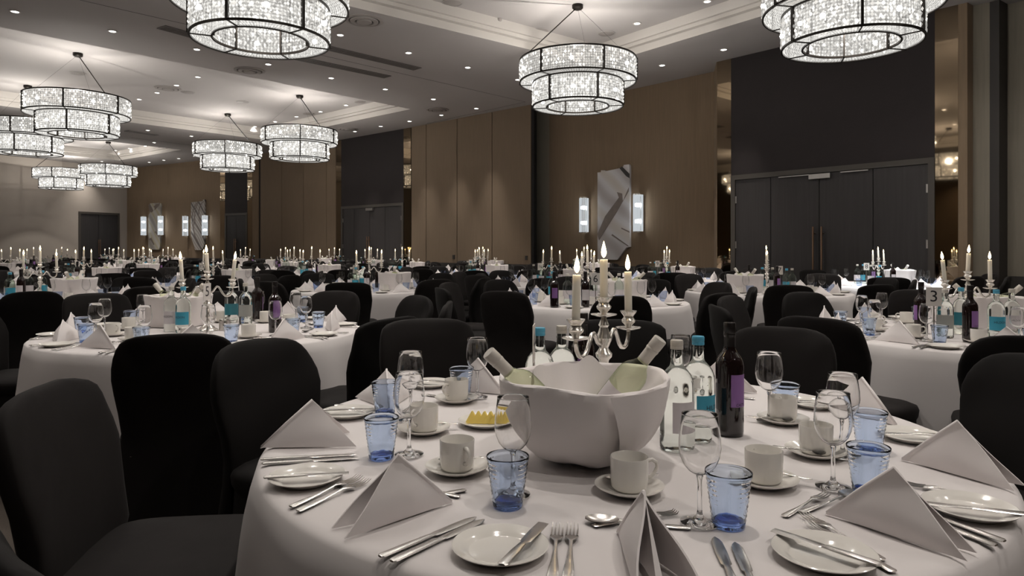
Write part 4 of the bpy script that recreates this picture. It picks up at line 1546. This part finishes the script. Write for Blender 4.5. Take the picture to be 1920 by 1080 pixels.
# ------------------------------------------------------------------ the tables
# x, y, number card, chair phase in degrees, candelabra turn, detail level
def PX(px, d):
    return ((px - 960) / F * d, d)
T = [
    dict(p=(.271, 1.88), num='4', ph=8, cand=53, lv=0, name='nearest table'),
    dict(p=(-1.86, 4.17), num='5', ph=1, cand=4, lv=1, name='left foreground table'),
    dict(p=(2.71, 4.06), num='3', ph=32, cand=8, lv=1, name='three-card table'),
    dict(p=(.75, 6.5), num='6', ph=20, cand=62, lv=2, name='six-card table'),
    dict(p=(-4.7, 6.8), num='12', ph=14, cand=10, lv=2, name='twelve-card table'),
    dict(p=(-1.76, 8.4), num='11', ph=22, cand=12, lv=2, name='eleven-card table'),
    dict(p=(2.95, 7.9), num='7', ph=5, cand=68, lv=2, name='seven-card table'),
    dict(p=PX(1034, 9.5), num='10', ph=12, cand=-40, lv=3, name='ten-card table'),
    dict(p=(5.1, 9.5), num='8', ph=30, cand=35, lv=3, name='eight-card table'),
    dict(p=PX(1250, 11.2), num='9', ph=8, cand=62, lv=3, name='nine-card table'),
    dict(p=PX(1095, 13.8), num='35', ph=25, cand=10, lv=3, name='thirty-five-card table'),
    dict(p=PX(899, 12.2), num='15', ph=18, cand=60, lv=3, name='fifteen-card table'),
    dict(p=PX(905, 16.4), num='17', ph=3, cand=35, lv=4, name='seventeen-card table'),
    dict(p=PX(400, 9.6), num='13', ph=8, cand=55, lv=3),
    dict(p=PX(157, 10.5), num='', ph=28, cand=80, lv=3),
    dict(p=PX(584, 12.3), num='', ph=16, cand=5, lv=3),
    dict(p=PX(754, 14.6), num='', ph=6, cand=20, lv=3),
    dict(p=PX(696, 17.2), num='', ph=20, cand=10, lv=4),
    dict(p=PX(551, 14.6), num='', ph=30, cand=50, lv=4),
    dict(p=PX(535, 17.8), num='', ph=4, cand=55, lv=4),
    dict(p=PX(627, 20.4), num='', ph=12, cand=10, lv=4),
    dict(p=PX(460, 20.5), num='', ph=24, cand=50, lv=4),
    dict(p=PX(268, 13.3), num='', ph=10, cand=40, lv=4),
    dict(p=PX(270, 19.0), num='', ph=33, cand=0, lv=4),
    dict(p=PX(315, 22.0), num='', ph=14, cand=15, lv=4),
    dict(p=PX(222, 16.6), num='', ph=26, cand=70, lv=4),
    dict(p=PX(205, 24.0), num='', ph=5, cand=10, lv=4),
    dict(p=PX(116, 20.5), num='', ph=18, cand=8, lv=4),
    dict(p=PX(63, 17.5), num='', ph=29, cand=20, lv=4),
    dict(p=PX(20, 14.0), num='', ph=9, cand=30, lv=4),
]
far = sorted((i for i, t in enumerate(T) if 'name' not in t), key=lambda i: T[i]['p'][0] / T[i]['p'][1])
for k, i in enumerate(far):
    T[i]['name'] = '%s cardless far table' % ORD[k + 1]

ZT = 0.7515
SKIP = set('''e1_2 j1_2 g1_3 t1_3 h1_3 i1_3 s1_4 u1_4 l1_4 e1_4 h1_4 j1_4 h1_5 i1_5 d1_6 s1_8 e1_8 h1_8 i1_8 j1_8 d1_8 t2_0 h2_0 i2_0 s2_1 u2_1 l2_1 e2_1 h2_1 i2_1
j2_1 h2_3 i2_3 e2_4 h2_4 i2_4 j2_4 h2_6 i2_6 j2_6 d2_6 h2_7 i2_7 p2_8 l2_8 e2_8 h2_8 i2_8 j2_8 d2_8 t2_9 l2_9 e2_9 h2_9 j2_9 d2_9 s3_0 u3_0 p3_1 s3_1
u3_1 l3_5 s3_8 u3_8 l3_8 c4_5 c4_6 s4_0 l4_0 l4_1 t4_2 s4_2 u4_2 t4_3 l4_3 l4_6 p4_8 s4_8 u4_8 l5_0 g5_1 t5_1 s5_1 u5_1 s5_2 l5_2 s5_3 l5_3 t5_6 u5_6
s5_7 u5_7 l5_7 s6_1 p6_2 t6_2 s6_2 s6_3 u6_3 l6_3 s6_4 l6_4 t6_5 s6_5 l6_6 t6_7 s6_8 u6_8 l6_8 g7_1 t7_1 p7_7 t7_7 g8_0 t8_0 p8_3 t8_3 p8_4 t8_4 p8_6
t8_6 g9_1 t9_1 p9_2 p9_7 t9_7 p10_0 g10_0 t10_0 p10_1 t10_1 p10_2 p10_3 t10_3 t10_4 p10_5 t10_5 p10_6 t10_6 p10_7 t10_7 p10_8 t10_8 p10_9 t10_9 c11_9
g11_1 t11_1 t11_2 t11_6 p11_7 p11_8 c12_5 p12_0 p12_1 g12_1 p12_2 p12_3 p12_6 p12_8 p12_9 p13_0 t13_0 p13_1 p13_2 g13_2 t13_2 p13_3 p13_8 t13_8 p14_0
t14_1 p14_2 t14_4 t14_5 p14_6 t14_6 p14_7 p14_8 t14_8 t15_1 p15_2 t15_4 p15_5 t15_5 p15_6 t15_6 t15_7 t15_8 p15_9 t15_9 c16_5 p16_0 t16_0 g16_1 t16_1
p16_2 p16_4 t16_4 t16_5 p16_6 p16_8 t16_8 p16_9 t16_9 w17_0 p17_0 p17_1 p17_2 g17_2 p17_3 p17_4 p17_5 p17_6 p17_7 p17_8 p17_9 p18_0 g18_2 p18_7 p18_9
p19_1 p19_2 p19_3 g19_4 p19_5 p19_6 p19_8 p19_9 p20_2 p20_3 g20_3 p20_4 p20_6 p20_8 p20_9 p21_0 p21_1 p21_2 p21_3 g21_3 p21_6 p21_7 p21_8 p21_9 p22_3
p22_4 p22_5 p22_6 p22_7 p22_8 p22_9 p23_1 g23_1 p23_2 p23_3 p23_6 p23_7 p23_9 p24_0 p24_1 p24_2 g24_2 p24_4 p24_5 p24_6 g24_6 p24_7 p24_8 p24_9 p25_0
p25_1 p25_2 g25_2 p25_4 p25_6 p25_8 p25_9 c26_6 w26_1 p26_0 p26_1 p26_2 p26_3 g26_3 p26_4 p26_5 p26_7 p26_8 p26_9 w27_1 p27_0 p27_1 p27_3 g27_4 p27_5
p27_6 p27_8 c28_5 c28_6 p28_0 p28_1 p28_2 p28_3 g28_3 p28_4 p28_5 p28_6 p28_7 p28_9 c29_5 c29_6 c29_7 p29_0 p29_1 p29_4 p29_5 p29_6 p29_8'''.split())
OUT_OF_SIGHT = set('''s0_7 u0_7 a0_7 m0_5 s1_0 s1_1 e1_1 h1_1 j1_1 h1_2 i1_2 d1_2 l1_3 i1_4 d1_4 d1_5 l1_8 e1_9 j1_9 c2_0 p2_0 s2_0 u2_0 l2_0 e2_0 j2_0 d2_0 d2_1 e2_3 j2_3
l2_4 d2_4 p2_7 g2_7 t2_7 s2_7 u2_7 l2_7 e2_7 j2_7 d2_7 g2_8 t2_8 s2_8 u2_8 p2_9 g2_9 s2_9 u2_9 i2_9 t3_0 t3_1 p3_2 s3_2 s3_3 l3_3 l3_4 p3_5 s3_9 c4_4
c4_7 s4_1 s4_3 g4_4 t4_4 s4_4 l4_4 p4_5 g4_5 t4_5 s4_5 u4_5 l4_5 p4_6 g4_6 t4_6 s4_6 u4_6 p4_7 s4_7 u4_7 l4_7 l4_8 s4_9 l4_9 p5_0 l5_1 t5_2 u5_2 u5_3
s5_4 s5_5 s5_6 p5_7 p5_9 t5_9 s6_0 u6_1 l6_2 u6_4 u6_5 p6_7 s6_9 p7_0 p7_1 p7_2 p7_8 t7_8 p7_9 t7_9 p8_1 t8_2 c9_5 p9_1 p9_4 t9_4 t9_6 c10_9 r10_0
g10_1 g10_6 p11_0 p11_1 t11_8 g12_2 p12_4 p12_7 t13_9 c14_5 c14_6 p14_4 p14_9 c15_6 t15_0 p15_1 p15_4 p16_1 g16_2 t16_2 p16_3 t16_6 c17_9 p18_1 g18_1
c19_5 c19_8 w19_1 g19_2 g19_3 p19_4 c20_0 c20_3 c20_5 c20_9 g20_4 g20_6 p20_7 w21_1 p22_0 p22_1 p22_2 g22_2 c23_3 c23_4 c23_7 p23_0 g23_5 p23_8 c24_5
c24_6 c24_9 w24_1 g24_4 g24_5 w25_0 g25_3 p25_7 c26_0 g26_4 g26_5 p26_6 f27_0 p27_4 c28_3 c28_4 f28_2 g28_4 c29_4 w29_1 g29_3 g29_4 g29_5 g29_6 p29_7
g29_7'''.split())     # kept for other viewpoints, hidden from the camera
KEYS = {}
def put(kind, key, desc, ti, x, y, z=ZT, rot=0.0, tilt=None, group=None):
    if key in SKIP:
        return None
    r = (tilt[0], tilt[1], rot) if tilt else (0, 0, rot)
    o = kind.place((x, y, z), r, group)
    KEYS[o.name] = key
    reg(o, desc, ti, x, y)
    return o
def put_dir(kind, key, desc, ti, base, tip, spin=0.0, group=None):
    """stand a thing at base with its own z axis towards tip"""
    if key in SKIP:
        return None
    dv = (Vector(tip) - Vector(base)).normalized()
    q = Vector((0, 0, 1)).rotation_difference(dv) @ Matrix.Rotation(spin, 3, 'Z').to_quaternion()
    o = kind.place(base, q.to_euler(), group)
    KEYS[o.name] = key
    reg(o, desc, ti, base[0], base[1])
    return o

def napkin_at(key, ti, A_, B_, opening, seed=1, far_kind=None):
    """closed corner at A_, front flap running to B_, opening in degrees to the other flap"""
    A_, B_ = V2(A_), V2(B_)
    ph = abs(opening) / 2
    ang = atan2(B_.y - A_.y, B_.x - A_.x) + radians(opening) / 2
    k = far_kind or nap_kind(ph, seed)
    put(k, key, 'white peaked napkin', ti, A_.x, A_.y, ZT - .001, ang - pi / 2, group='folded napkins')

CHAIR_SPOTS = []
def chairs(ti, angles, r=1.155, variant=None):
    cx, cy = T[ti]['p']
    for k, a in enumerate(angles):
        a_, rr = (a if isinstance(a, tuple) else (a, r))
        th = radians(a_)
        x, y = cx + rr * cos(th), cy + rr * sin(th)
        v = CHAIRS[(k * 3 + ti) % 4]
        jit = random.uniform(-.05, .05)
        if ti > 2 and (any(hypot(x - a2, y - b2) < .47 for a2, b2 in CHAIR_SPOTS) or wall_gap(x, y) < .45
                       or any(hypot(x - t2['p'][0], y - t2['p'][1]) < 1.12 for j2, t2 in enumerate(T) if j2 != ti)):
            continue                      # no room for a chair here
        CHAIR_SPOTS.append((x, y))
        put(v, 'c%d_%d' % (ti, k), 'black fabric covered chair', ti, x, y, 0.0, th + pi / 2 + jit, group='covered banquet chairs')

def cloth(ti):
    x, y = T[ti]['p']
    o = link('tablecloth', CLOTHS[ti % 3], None, (x, y, 0), (0, 0, 0.7 * ti))
    tag(o, 'white floor-length cloth over the round %s' % T[ti]['name'], 'tablecloth', 'white tablecloths')

def candelabra(ti, x, y, turn, near, tilts=None):
    k = CANDELABRA if near else CANDELABRA_FAR
    o = put(k, 'k%d' % ti, 'silver three-arm candelabra', ti, x, y, ZT, radians(turn), group='silver candelabra')
    cs = CANDLES if near else CANDLES_FAR
    c, s = cos(radians(turn)), sin(radians(turn))
    spots = [(-ARM, .262), (0, .313), (ARM, .262)]
    order_ = sorted(range(3), key=lambda q: (x + spots[q][0] * c) / (y + spots[q][0] * s))
    word = {q: wd for q, wd in zip(order_, ('left', 'middle', 'right'))}
    for q, (dx, z) in enumerate(spots):
        t = tilts[q] if tilts else (random.uniform(-.04, .04), random.uniform(-.05, .05))
        key = 'f%d_%d' % (ti, q)
        if key in SKIP:
            continue
        o = cs[(q + ti) % 3 if not near else (0 if q == 1 else 1)].place((x + dx * c, y + dx * s, ZT + z + .0405), (t[0], t[1], 0), 'lit candles')
        KEYS[o.name] = key
        o['label'] = '%s lit ivory candle on the silver candelabra of the %s' % (word[q], T[ti]['name'])

def bowl(ti, x, y, turn, near=True):
    put(BOWL if ti == 0 else BOWL_HANG, 'b%d' % ti, 'round ice bowl wrapped in white cloth', ti, x, y, ZT, radians(turn), group='wrapped ice bowls')
def bowl_bottles(ti, x, y, ang, near):
    for q, a in enumerate((ang, ang + 180)):
        c, s = cos(radians(a)), sin(radians(a))
        put_dir(WHITE[near], 'w%d_%d' % (ti, q), 'white wine bottle in bowl', ti, (x - .035 * c, y - .035 * s, ZT + .05), (x + .17 * c, y + .17 * s, ZT + .26), 0, 'white wine bottles in ice bowls')

def face(x, y):
    """turn that shows a thing's front to the room's front, where the camera stands"""
    return math.degrees(-atan2(x, y))
def number(ti, x, y, rel):
    n = T[ti]['num']
    if n:
        put(sign_kind(n), 'n%d' % ti, 'white table number card reading %s on a thin stand' % n, ti, x, y, ZT, radians(face(x, y) + rel), group='table number stands')

def setting(ti, k, a, lv):
    """one place setting at angle a (degrees) seen from the table centre"""
    cx, cy = T[ti]['p']
    rnd = random.Random(ti * 100 + k)
    def P(r, da):
        t = radians(a + da)
        return cx + r * cos(t), cy + r * sin(t)
    radial = radians(a) + pi / 2          # +Y of a thing points to the centre
    near = lv <= 1
    # napkin, standing across the place
    A_, B_ = P(.79, -9), P(.79, 9)
    if A_[1] > B_[1]:
        A_, B_ = B_, A_                   # the folded edge is turned towards the room's front
    ax, bx = V2(A_), V2(B_)
    away = Vector((ax.x, ax.y)).normalized()
    turn = 1 if Vector((-(bx - ax).y, (bx - ax).x)).dot(away) > 0 else -1
    op = rnd.choice((22, 30, 38)) * turn
    if near:
        napkin_at('p%d_%d' % (ti, k), ti, A_, B_, op, k % 3 + 1)
    else:
        napkin_at('p%d_%d' % (ti, k), ti, A_, B_, op, 1, NAP_FAR[k % 3])
    x, y = P(.58 + rnd.uniform(-.02, .02), 8 + rnd.uniform(-3, 3))
    put(WINE if near else WINE_FAR, 'g%d_%d' % (ti, k), 'clear stemmed wine glass', ti, x, y, group='wine glasses')
    if lv <= 3:
        x, y = P(.665 + rnd.uniform(-.02, .02), 14 + rnd.uniform(-2, 2))
        put(TUMB if near else TUMB_FAR, 't%d_%d' % (ti, k), 'small pale blue water tumbler', ti, x, y, group='blue water tumblers')
    if lv <= 2:
        x, y = P(.50 + rnd.uniform(-.015, .015), -6)
        put(SAUCER, 's%d_%d' % (ti, k), 'white china saucer', ti, x, y, group='white saucers')
        put(CUP if near else CUP_FAR, 'u%d_%d' % (ti, k), 'white china coffee cup', ti, x, y, ZT + .0075, rnd.uniform(0, 6), group='white coffee cups')
        x, y = P(.815, -18.5)
        put(PLATE, 'l%d_%d' % (ti, k), 'white side plate', ti, x, y, group='white side plates')
    if lv <= 1:
        for q, (da, kd, nm, ds) in enumerate(((-11.5, FORK, 'e', 'steel dinner fork'), (10.5, KNIFE, 'h', 'steel table knife'), (12.9, KNIFE, 'i', 'steel table knife'), (-9.2, FORK, 'j', 'steel dinner fork'))):
            x, y = P(.80, da + (0 if q < 2 else 0))
            put(kd, '%s%d_%d' % (nm, ti, k), ds, ti, x, y, rot=radial + radians(da) * .2, group='table cutlery')
        x, y = P(.62, -2)
        put(SPOON, 'd%d_%d' % (ti, k), 'steel dessert spoon', ti, x, y, rot=radial + pi / 2, group='table cutlery')

def centre(ti, psi, lv):
    """bowl, bottles, number card and shakers round the candelabra"""
    cx, cy = T[ti]['p']
    def P(r, da):
        t = radians(psi + da)
        return cx + r * cos(t), cy + r * sin(t)
    x, y = P(.31, 0)
    bowl(ti, x, y, psi * 1.7)
    bowl_bottles(ti, x, y, psi + 90, False)
    x, y = P(.24, 110)
    put(WAT[(True, False)], 'x%d_0' % ti, 'blue-capped water bottle', ti, x, y, rot=radians(face(x, y) + random.uniform(-60, 60)), group='water bottles')
    x, y = P(.27, 135)
    put(WAT[(False, False)], 'x%d_1' % ti, 'pale-capped water bottle', ti, x, y, rot=radians(face(x, y) + random.uniform(-60, 60)), group='water bottles')
    x, y = P(.25, 215)
    put(WAT[(False, False)], 'x%d_2' % ti, 'pale-capped water bottle', ti, x, y, rot=radians(face(x, y) + random.uniform(-60, 60)), group='water bottles')
    if lv <= 3:
        x, y = P(.29, 240)
        put(WAT[(True, False)], 'x%d_3' % ti, 'blue-capped water bottle', ti, x, y, rot=radians(face(x, y) + random.uniform(-60, 60)), group='water bottles')
    x, y = P(.30, 70)
    put(RED[False], 'r%d_0' % ti, 'purple-labelled dark wine bottle', ti, x, y, rot=radians(face(x, y) + random.uniform(-60, 0)), group='red wine bottles')
    if lv <= 3:
        x, y = P(.33, 268)
        put(REDP[False], 'r%d_1' % ti, 'pale-labelled dark wine bottle', ti, x, y, group='red wine bottles')
    x, y = P(.16, 170)
    number(ti, x, y, random.uniform(-20, 20))

# ---------------- nearest table, thing by thing
cloth(0)
chairs(0, [(13, 1.17), (51, 1.15), (80, 1.15), (117, 1.17), (149, 1.14), (186, 1.15), (233, 1.07)])
candelabra(0, .2595, 1.93, 53, True, [(0, .02), (.0, .0), (0, -.015)])
BX, BY = .172, 1.63
bowl(0, BX, BY, 8)
put_dir(WHITE[True], 'w0_0', 'white wine bottle leaning left out of the bowl', 0, (.150, 1.625, ZT + .055), (-.052, 1.555, 1.015), 0.6, 'white wine bottles in ice bowls')
put_dir(WHITE[True], 'w0_1', 'white wine bottle leaning right out of the bowl', 0, (.178, 1.665, ZT + .050), (.343, 1.60, 1.035), -0.6, 'white wine bottles in ice bowls')
for key, px, py, blue, rot in (('x0_0', 1269, 842, False, 48), ('x0_1', 1309, 826, True, 55)):
    x, y = tp(px, py)
    put(WAT[(blue, True)], key, '%s-capped water bottle right of the bowl' % ('blue' if blue else 'pale'), 0, x, y, rot=radians(rot), group='water bottles')
for key, px, d, blue, rot in (('x0_2', 1012, 1.98, True, -60), ('x0_3', 1053, 2.03, False, -70)):
    x, y = PX(px, d)
    put(WAT[(blue, True)], key, '%s-capped water bottle behind the bowl' % ('blue' if blue else 'pale'), 0, x, y, rot=radians(rot), group='water bottles')
x, y = tp(1368, 815)
put(RED[True], 'r0_0', 'dark red wine bottle right of the wrapped bowl, purple label', 0, x, y, rot=radians(-20), group='red wine bottles')
x, y = PX(1093, 2.12)
put(RED[True], 'r0_1', 'dark red wine bottle behind the candelabra, purple label', 0, x, y, rot=radians(-40), group='red wine bottles')
x, y = PX(1001, 1.86)
number(0, x, y, 86)
# napkins: closed corner, open end, opening
for k, (a_, b_, op, sd_) in enumerate((((848, 945), (650, 1013), -14, 1), ((488, 842), (667, 840), 36, 2), ((731, 771), (668, 747), -48, 3), ((1158, 1000), (1188, 1108), 26, 1),
                                       ((1548, 966), (1806, 1054), 12, 2), ((1690, 864), (1888, 920), 14, 3), ((1682, 800), (1575, 776), -24, 1), ((1420, 738), (1340, 735), -20, 2), ((948, 742), (880, 736), -30, 3))):
    napkin_at('p0_%d' % k, 0, tp(*a_), tp(*b_), op, sd_)
for k, (px, py) in enumerate(((962, 931), (767, 855), (770, 790), (895, 747), (1312, 984), (1562, 917), (1580, 858), (1442, 792), (1276, 738))):
    x, y = tp(px, py)
    put(WINE, 'g0_%d' % k, 'clear stemmed wine glass', 0, x, y, rot=k, group='wine glasses')
for k, (px, py) in enumerate(((952, 950), (1366, 987), (715, 860), (722, 777), (865, 745), (1628, 928), (1630, 846), (1472, 782))):
    x, y = tp(px, py)
    put(TUMB, 't0_%d' % k, 'small blue water tumbler', 0, x, y, rot=k, group='blue water tumblers')
for k, (px, py, hr, ts) in enumerate(((857, 886, -60, 20), (795, 812, -115, 0), (856, 754, -130, 10), (1180, 924, 12, 20), (1432, 909, 100, -30), (1530, 855, 70, 140), (1468, 793, 80, 150), (1180, 738, 90, 0))):
    x, y = tp(px, py)
    put(SAUCER, 's0_%d' % k, 'white china saucer', 0, x, y, group='white saucers')
    put(CUP, 'u0_%d' % k, 'white china coffee cup', 0, x, y, ZT + .0075, radians(hr), group='white coffee cups')
    t = radians(ts)
    put(TEASP, 'a0_%d' % k, 'small steel teaspoon', 0, x + .047 * cos(t + .9), y + .047 * sin(t + .9), ZT + .0115, t - pi / 2 + pi * 1.0, tilt=(.0, .12), group='table cutlery')
for k, (px, py, ka) in enumerate(((575, 903, 9), (938, 1037, 66), (1545, 1050, 132), (1818, 962, 160), (1708, 824, 175), (652, 780, 5), (1528, 762, 170), (806, 724, 160))):
    x, y = tp(px, py)
    put(PLATE, 'l0_%d' % k, 'white side plate', 0, x, y, group='white side plates')
    t = radians(ka)
    off = (-.018, -.018, -.005, 0.03, .02, 0, .02, 0)[k]
    put(KNIFE_B, 'q0_%d' % k, 'steel butter knife', 0, x + (.022 if k == 1 else 0) + off * sin(t) * -1, y + off * cos(t), ZT + .0150, t - pi / 2, group='table cutlery')
def lay(kind, key, desc, pa, pb, half, at='a'):
    """cutlery from handle end pa towards tip pb (image positions on the table)"""
    a, b = V2(tp(*pa)), V2(tp(*pb))
    u = (b - a).normalized()
    c = a + u * half if at == 'a' else b - u * half
    put(kind, key, desc, 0, c.x, c.y, ZT, atan2(u.y, u.x) - pi / 2, group='table cutlery')
for k, (a, b) in enumerate((((712, 1049), (893, 974)), ((734, 1058), (896, 984)), ((489, 865), (672, 855)), ((491, 873), (665, 862)), ((1418, 1115), (1378, 1022)), ((1383, 1112), (1340, 1012)),
                            ((1884, 1020), (1720, 960)), ((1868, 1028), (1716, 972)), ((628, 762), (760, 776)), ((634, 770), (752, 785)))):
    lay(KNIFE, 'h0_%d' % k, 'steel table knife', a, b, .11, 'b' if k in (4, 5) else 'a')
for k, (a, b) in enumerate((((1033, 1120), (1046, 990)), ((1062, 1120), (1074, 990)), ((545, 954), (690, 892)), ((558, 962), (690, 905)), ((1735, 1100), (1505, 968)), ((1700, 1090), (1512, 985)), ((1895, 952), (1735, 918)))):
    lay(FORK, 'e0_%d' % k, 'steel dinner fork', a, b, .0975, 'a' if k in (2, 3, 6) else 'b')
for k, (a, b) in enumerate((((1296, 994), (1112, 982)), ((873, 922), (790, 938)), ((800, 742), (846, 750)), ((1583, 762), (1500, 757)), ((1500, 964), (1610, 930)))):
    lay(SPOON, 'd0_%d' % k, 'steel dessert spoon', a, b, .095)
for k, (a, b) in enumerate((((1112, 990), (1290, 962)), ((862, 935), (790, 920)), ((1470, 972), (1570, 920)), ((752, 785), (800, 744)), ((1415, 750), (1345, 742)))):
    lay(FORK_S, 'j0_%d' % k, 'steel dessert fork', a, b, .0875)
# butter
x, y = tp(912, 797)
put(PLATE, 'l0_9', 'white butter plate', 0, x, y, group='white side plates')
for k in range(6):
    put(BUTTER, 'm0_%d' % k, 'slice of yellow butter', 0, x - .040 + .017 * k, y - .006 - .002 * k, ZT + .005, .25 - .05 * k, group='butter slices')

# ---------------- left foreground table
cloth(1)
chairs(1, [1, 37, 73, 109, 145, 181, 217, 253 + 2, 290, 327][0:6] + [289, 329])
candelabra(1, -1.86, 4.17, 4, True, [(.0, -.07), (0, -.05), (0, .10)])
bowl(1, -2.17, 4.45, 200)
bowl_bottles(1, -2.17, 4.45, 170, True)
for key, x, y, blue, rot in (('x1_0', -2.06, 4.13, False, -8), ('x1_1', -1.965, 4.08, True, -6), ('x1_2', -1.90, 4.62, True, 165), ('x1_3', -1.765, 4.52, False, 175)):
    put(WAT[(blue, True)], key, '%s-capped water bottle' % ('blue' if blue else 'pale'), 1, x, y, rot=radians(rot), group='water bottles')
put(RED[True], 'r1_0', 'purple-labelled dark wine bottle', 1, -1.42, 4.09, rot=radians(-7), group='red wine bottles')
put(RED[True], 'r1_1', 'purple-labelled dark wine bottle', 1, -1.76, 4.72, rot=radians(80), group='red wine bottles')
number(1, -1.80, 4.03, 56)
for q, (x, y) in enumerate(((-1.775, 4.17), (-1.745, 4.20))):
    put(SHAKER, 'v1_%d' % q, 'small steel shaker', 1, x, y, group='steel shakers')
for k in range(10):
    setting(1, k, 1 + 36 * k, 1)

# ---------------- number 3 table
cloth(2)
chairs(2, [32, 68, 104, 140, 176, 212, 245])
candelabra(2, 2.71, 4.06, 8, True, [(0, -.11), (0, .05), (0, -.02)])
bowl(2, 3.02, 4.34, 40)
bowl_bottles(2, 3.02, 4.34, 150, True)
for key, px, d, blue, rot in (('x2_0', 1772, 3.84, False, 145), ('x2_1', 1802, 4.0, True, 150), ('x2_2', 1868, 3.80, True, -8), ('x2_3', 1897, 3.87, False, -5)):
    x, y = PX(px, d)
    put(WAT[(blue, True)], key, '%s-capped water bottle' % ('blue' if blue else 'pale'), 2, x, y, rot=radians(rot), group='water bottles')
x, y = PX(1819, 3.68)
put(RED[True], 'r2_0', 'purple-labelled dark wine bottle', 2, x, y, rot=radians(-31), group='red wine bottles')
x, y = PX(1727, 4.04)
put(RED[True], 'r2_1', 'purple-labelled dark wine bottle', 2, x, y, rot=radians(-150), group='red wine bottles')
x, y = PX(1751, 3.62)
number(2, x, y, 6)
for k in range(10):
    setting(2, k, 32 + 36 * k, 1)

# ---------------- number 6 table
cloth(3)
chairs(3, [20 + 36 * k for k in range(10)])
candelabra(3, .72, 6.5, 62, False)
bowl(3, 1.10, 6.58, 100)
bowl_bottles(3, 1.10, 6.58, 180, False)
for key, x, y, rk in (('r3_0', .36, 5.80, RED), ('r3_1', .625, 5.82, REDP)):
    put(rk[False], key, '%s-labelled dark wine bottle' % ('purple' if rk is RED else 'pale'), 3, x, y, rot=radians(-45 if rk is RED else 0), group='red wine bottles')
for key, x, y, blue in (('x3_0', .50, 6.15, False), ('x3_1', .72, 6.10, False), ('x3_2', .40, 6.75, True), ('x3_3', .98, 6.25, False)):
    put(WAT[(blue, False)], key, '%s-capped water bottle' % ('blue' if blue else 'pale'), 3, x, y, group='water bottles')
number(3, .695, 5.68, 4)
for k in range(10):
    setting(3, k, 20 + 36 * k, 2)

# ---------------- all other tables
PSI = {4: 10, 5: 10, 6: 200, 7: 20, 8: 5, 9: 20, 10: 0, 11: 0, 12: 10, 13: 10, 14: 20, 15: 15}
for ti in range(4, len(T)):
    t = T[ti]
    cloth(ti)
    chairs(ti, [t['ph'] + 36 * k for k in range(10)])
    candelabra(ti, t['p'][0], t['p'][1], t['cand'], False)
    centre(ti, PSI.get(ti, (ti * 47) % 360), t['lv'])
    for k in range(10):
        setting(ti, k, t['ph'] + 36 * k, t['lv'])

# cool spotlight that picks out the number 8 table
sl = bpy.data.lights.new('cool_spot', 'SPOT')
sl.energy = 620
sl.color = (0.80, 0.92, 1.0)
sl.spot_size = radians(26)
sl.spot_blend = 0.4
sl.shadow_soft_size = 0.06
so = downlight(5.0, 9.2)
so['label'] = 'small round recessed cool-white ceiling downlight above the number 8 table'
link('beam', sl, so, (0, 0, -0.03))

# ------------------------------------------------------------------ labels
for (desc, ti), items in REG.items():
    cy = T[ti]['p'][1]
    nm = T[ti]['name']
    hidden = [q for q in items if KEYS[q[0].name] in OUT_OF_SIGHT]
    items = [q for q in items if KEYS[q[0].name] not in OUT_OF_SIGHT]
    for k, q in enumerate(hidden):
        q[0]['label'] = '%s out of sight at the %s, %s such' % (desc, nm, ORD[k + 1])
    if len(items) == 1:
        items[0][0]['label'] = '%s %s the %s' % (desc, 'at' if 'chair' in desc else 'on', nm)
        continue
    for side, sel in (('near', [q for q in items if q[2] <= cy]), ('far', [q for q in items if q[2] > cy])):
        sel.sort(key=lambda q: q[1] / max(q[2], .1))
        for k, q in enumerate(sel):
            if len(sel) == 1:
                q[0]['label'] = '%s on %s side of %s' % (desc, side, nm)
            else:
                q[0]['label'] = '%s, %s from left on %s side of %s' % (desc, ORD[k + 1], side, nm)
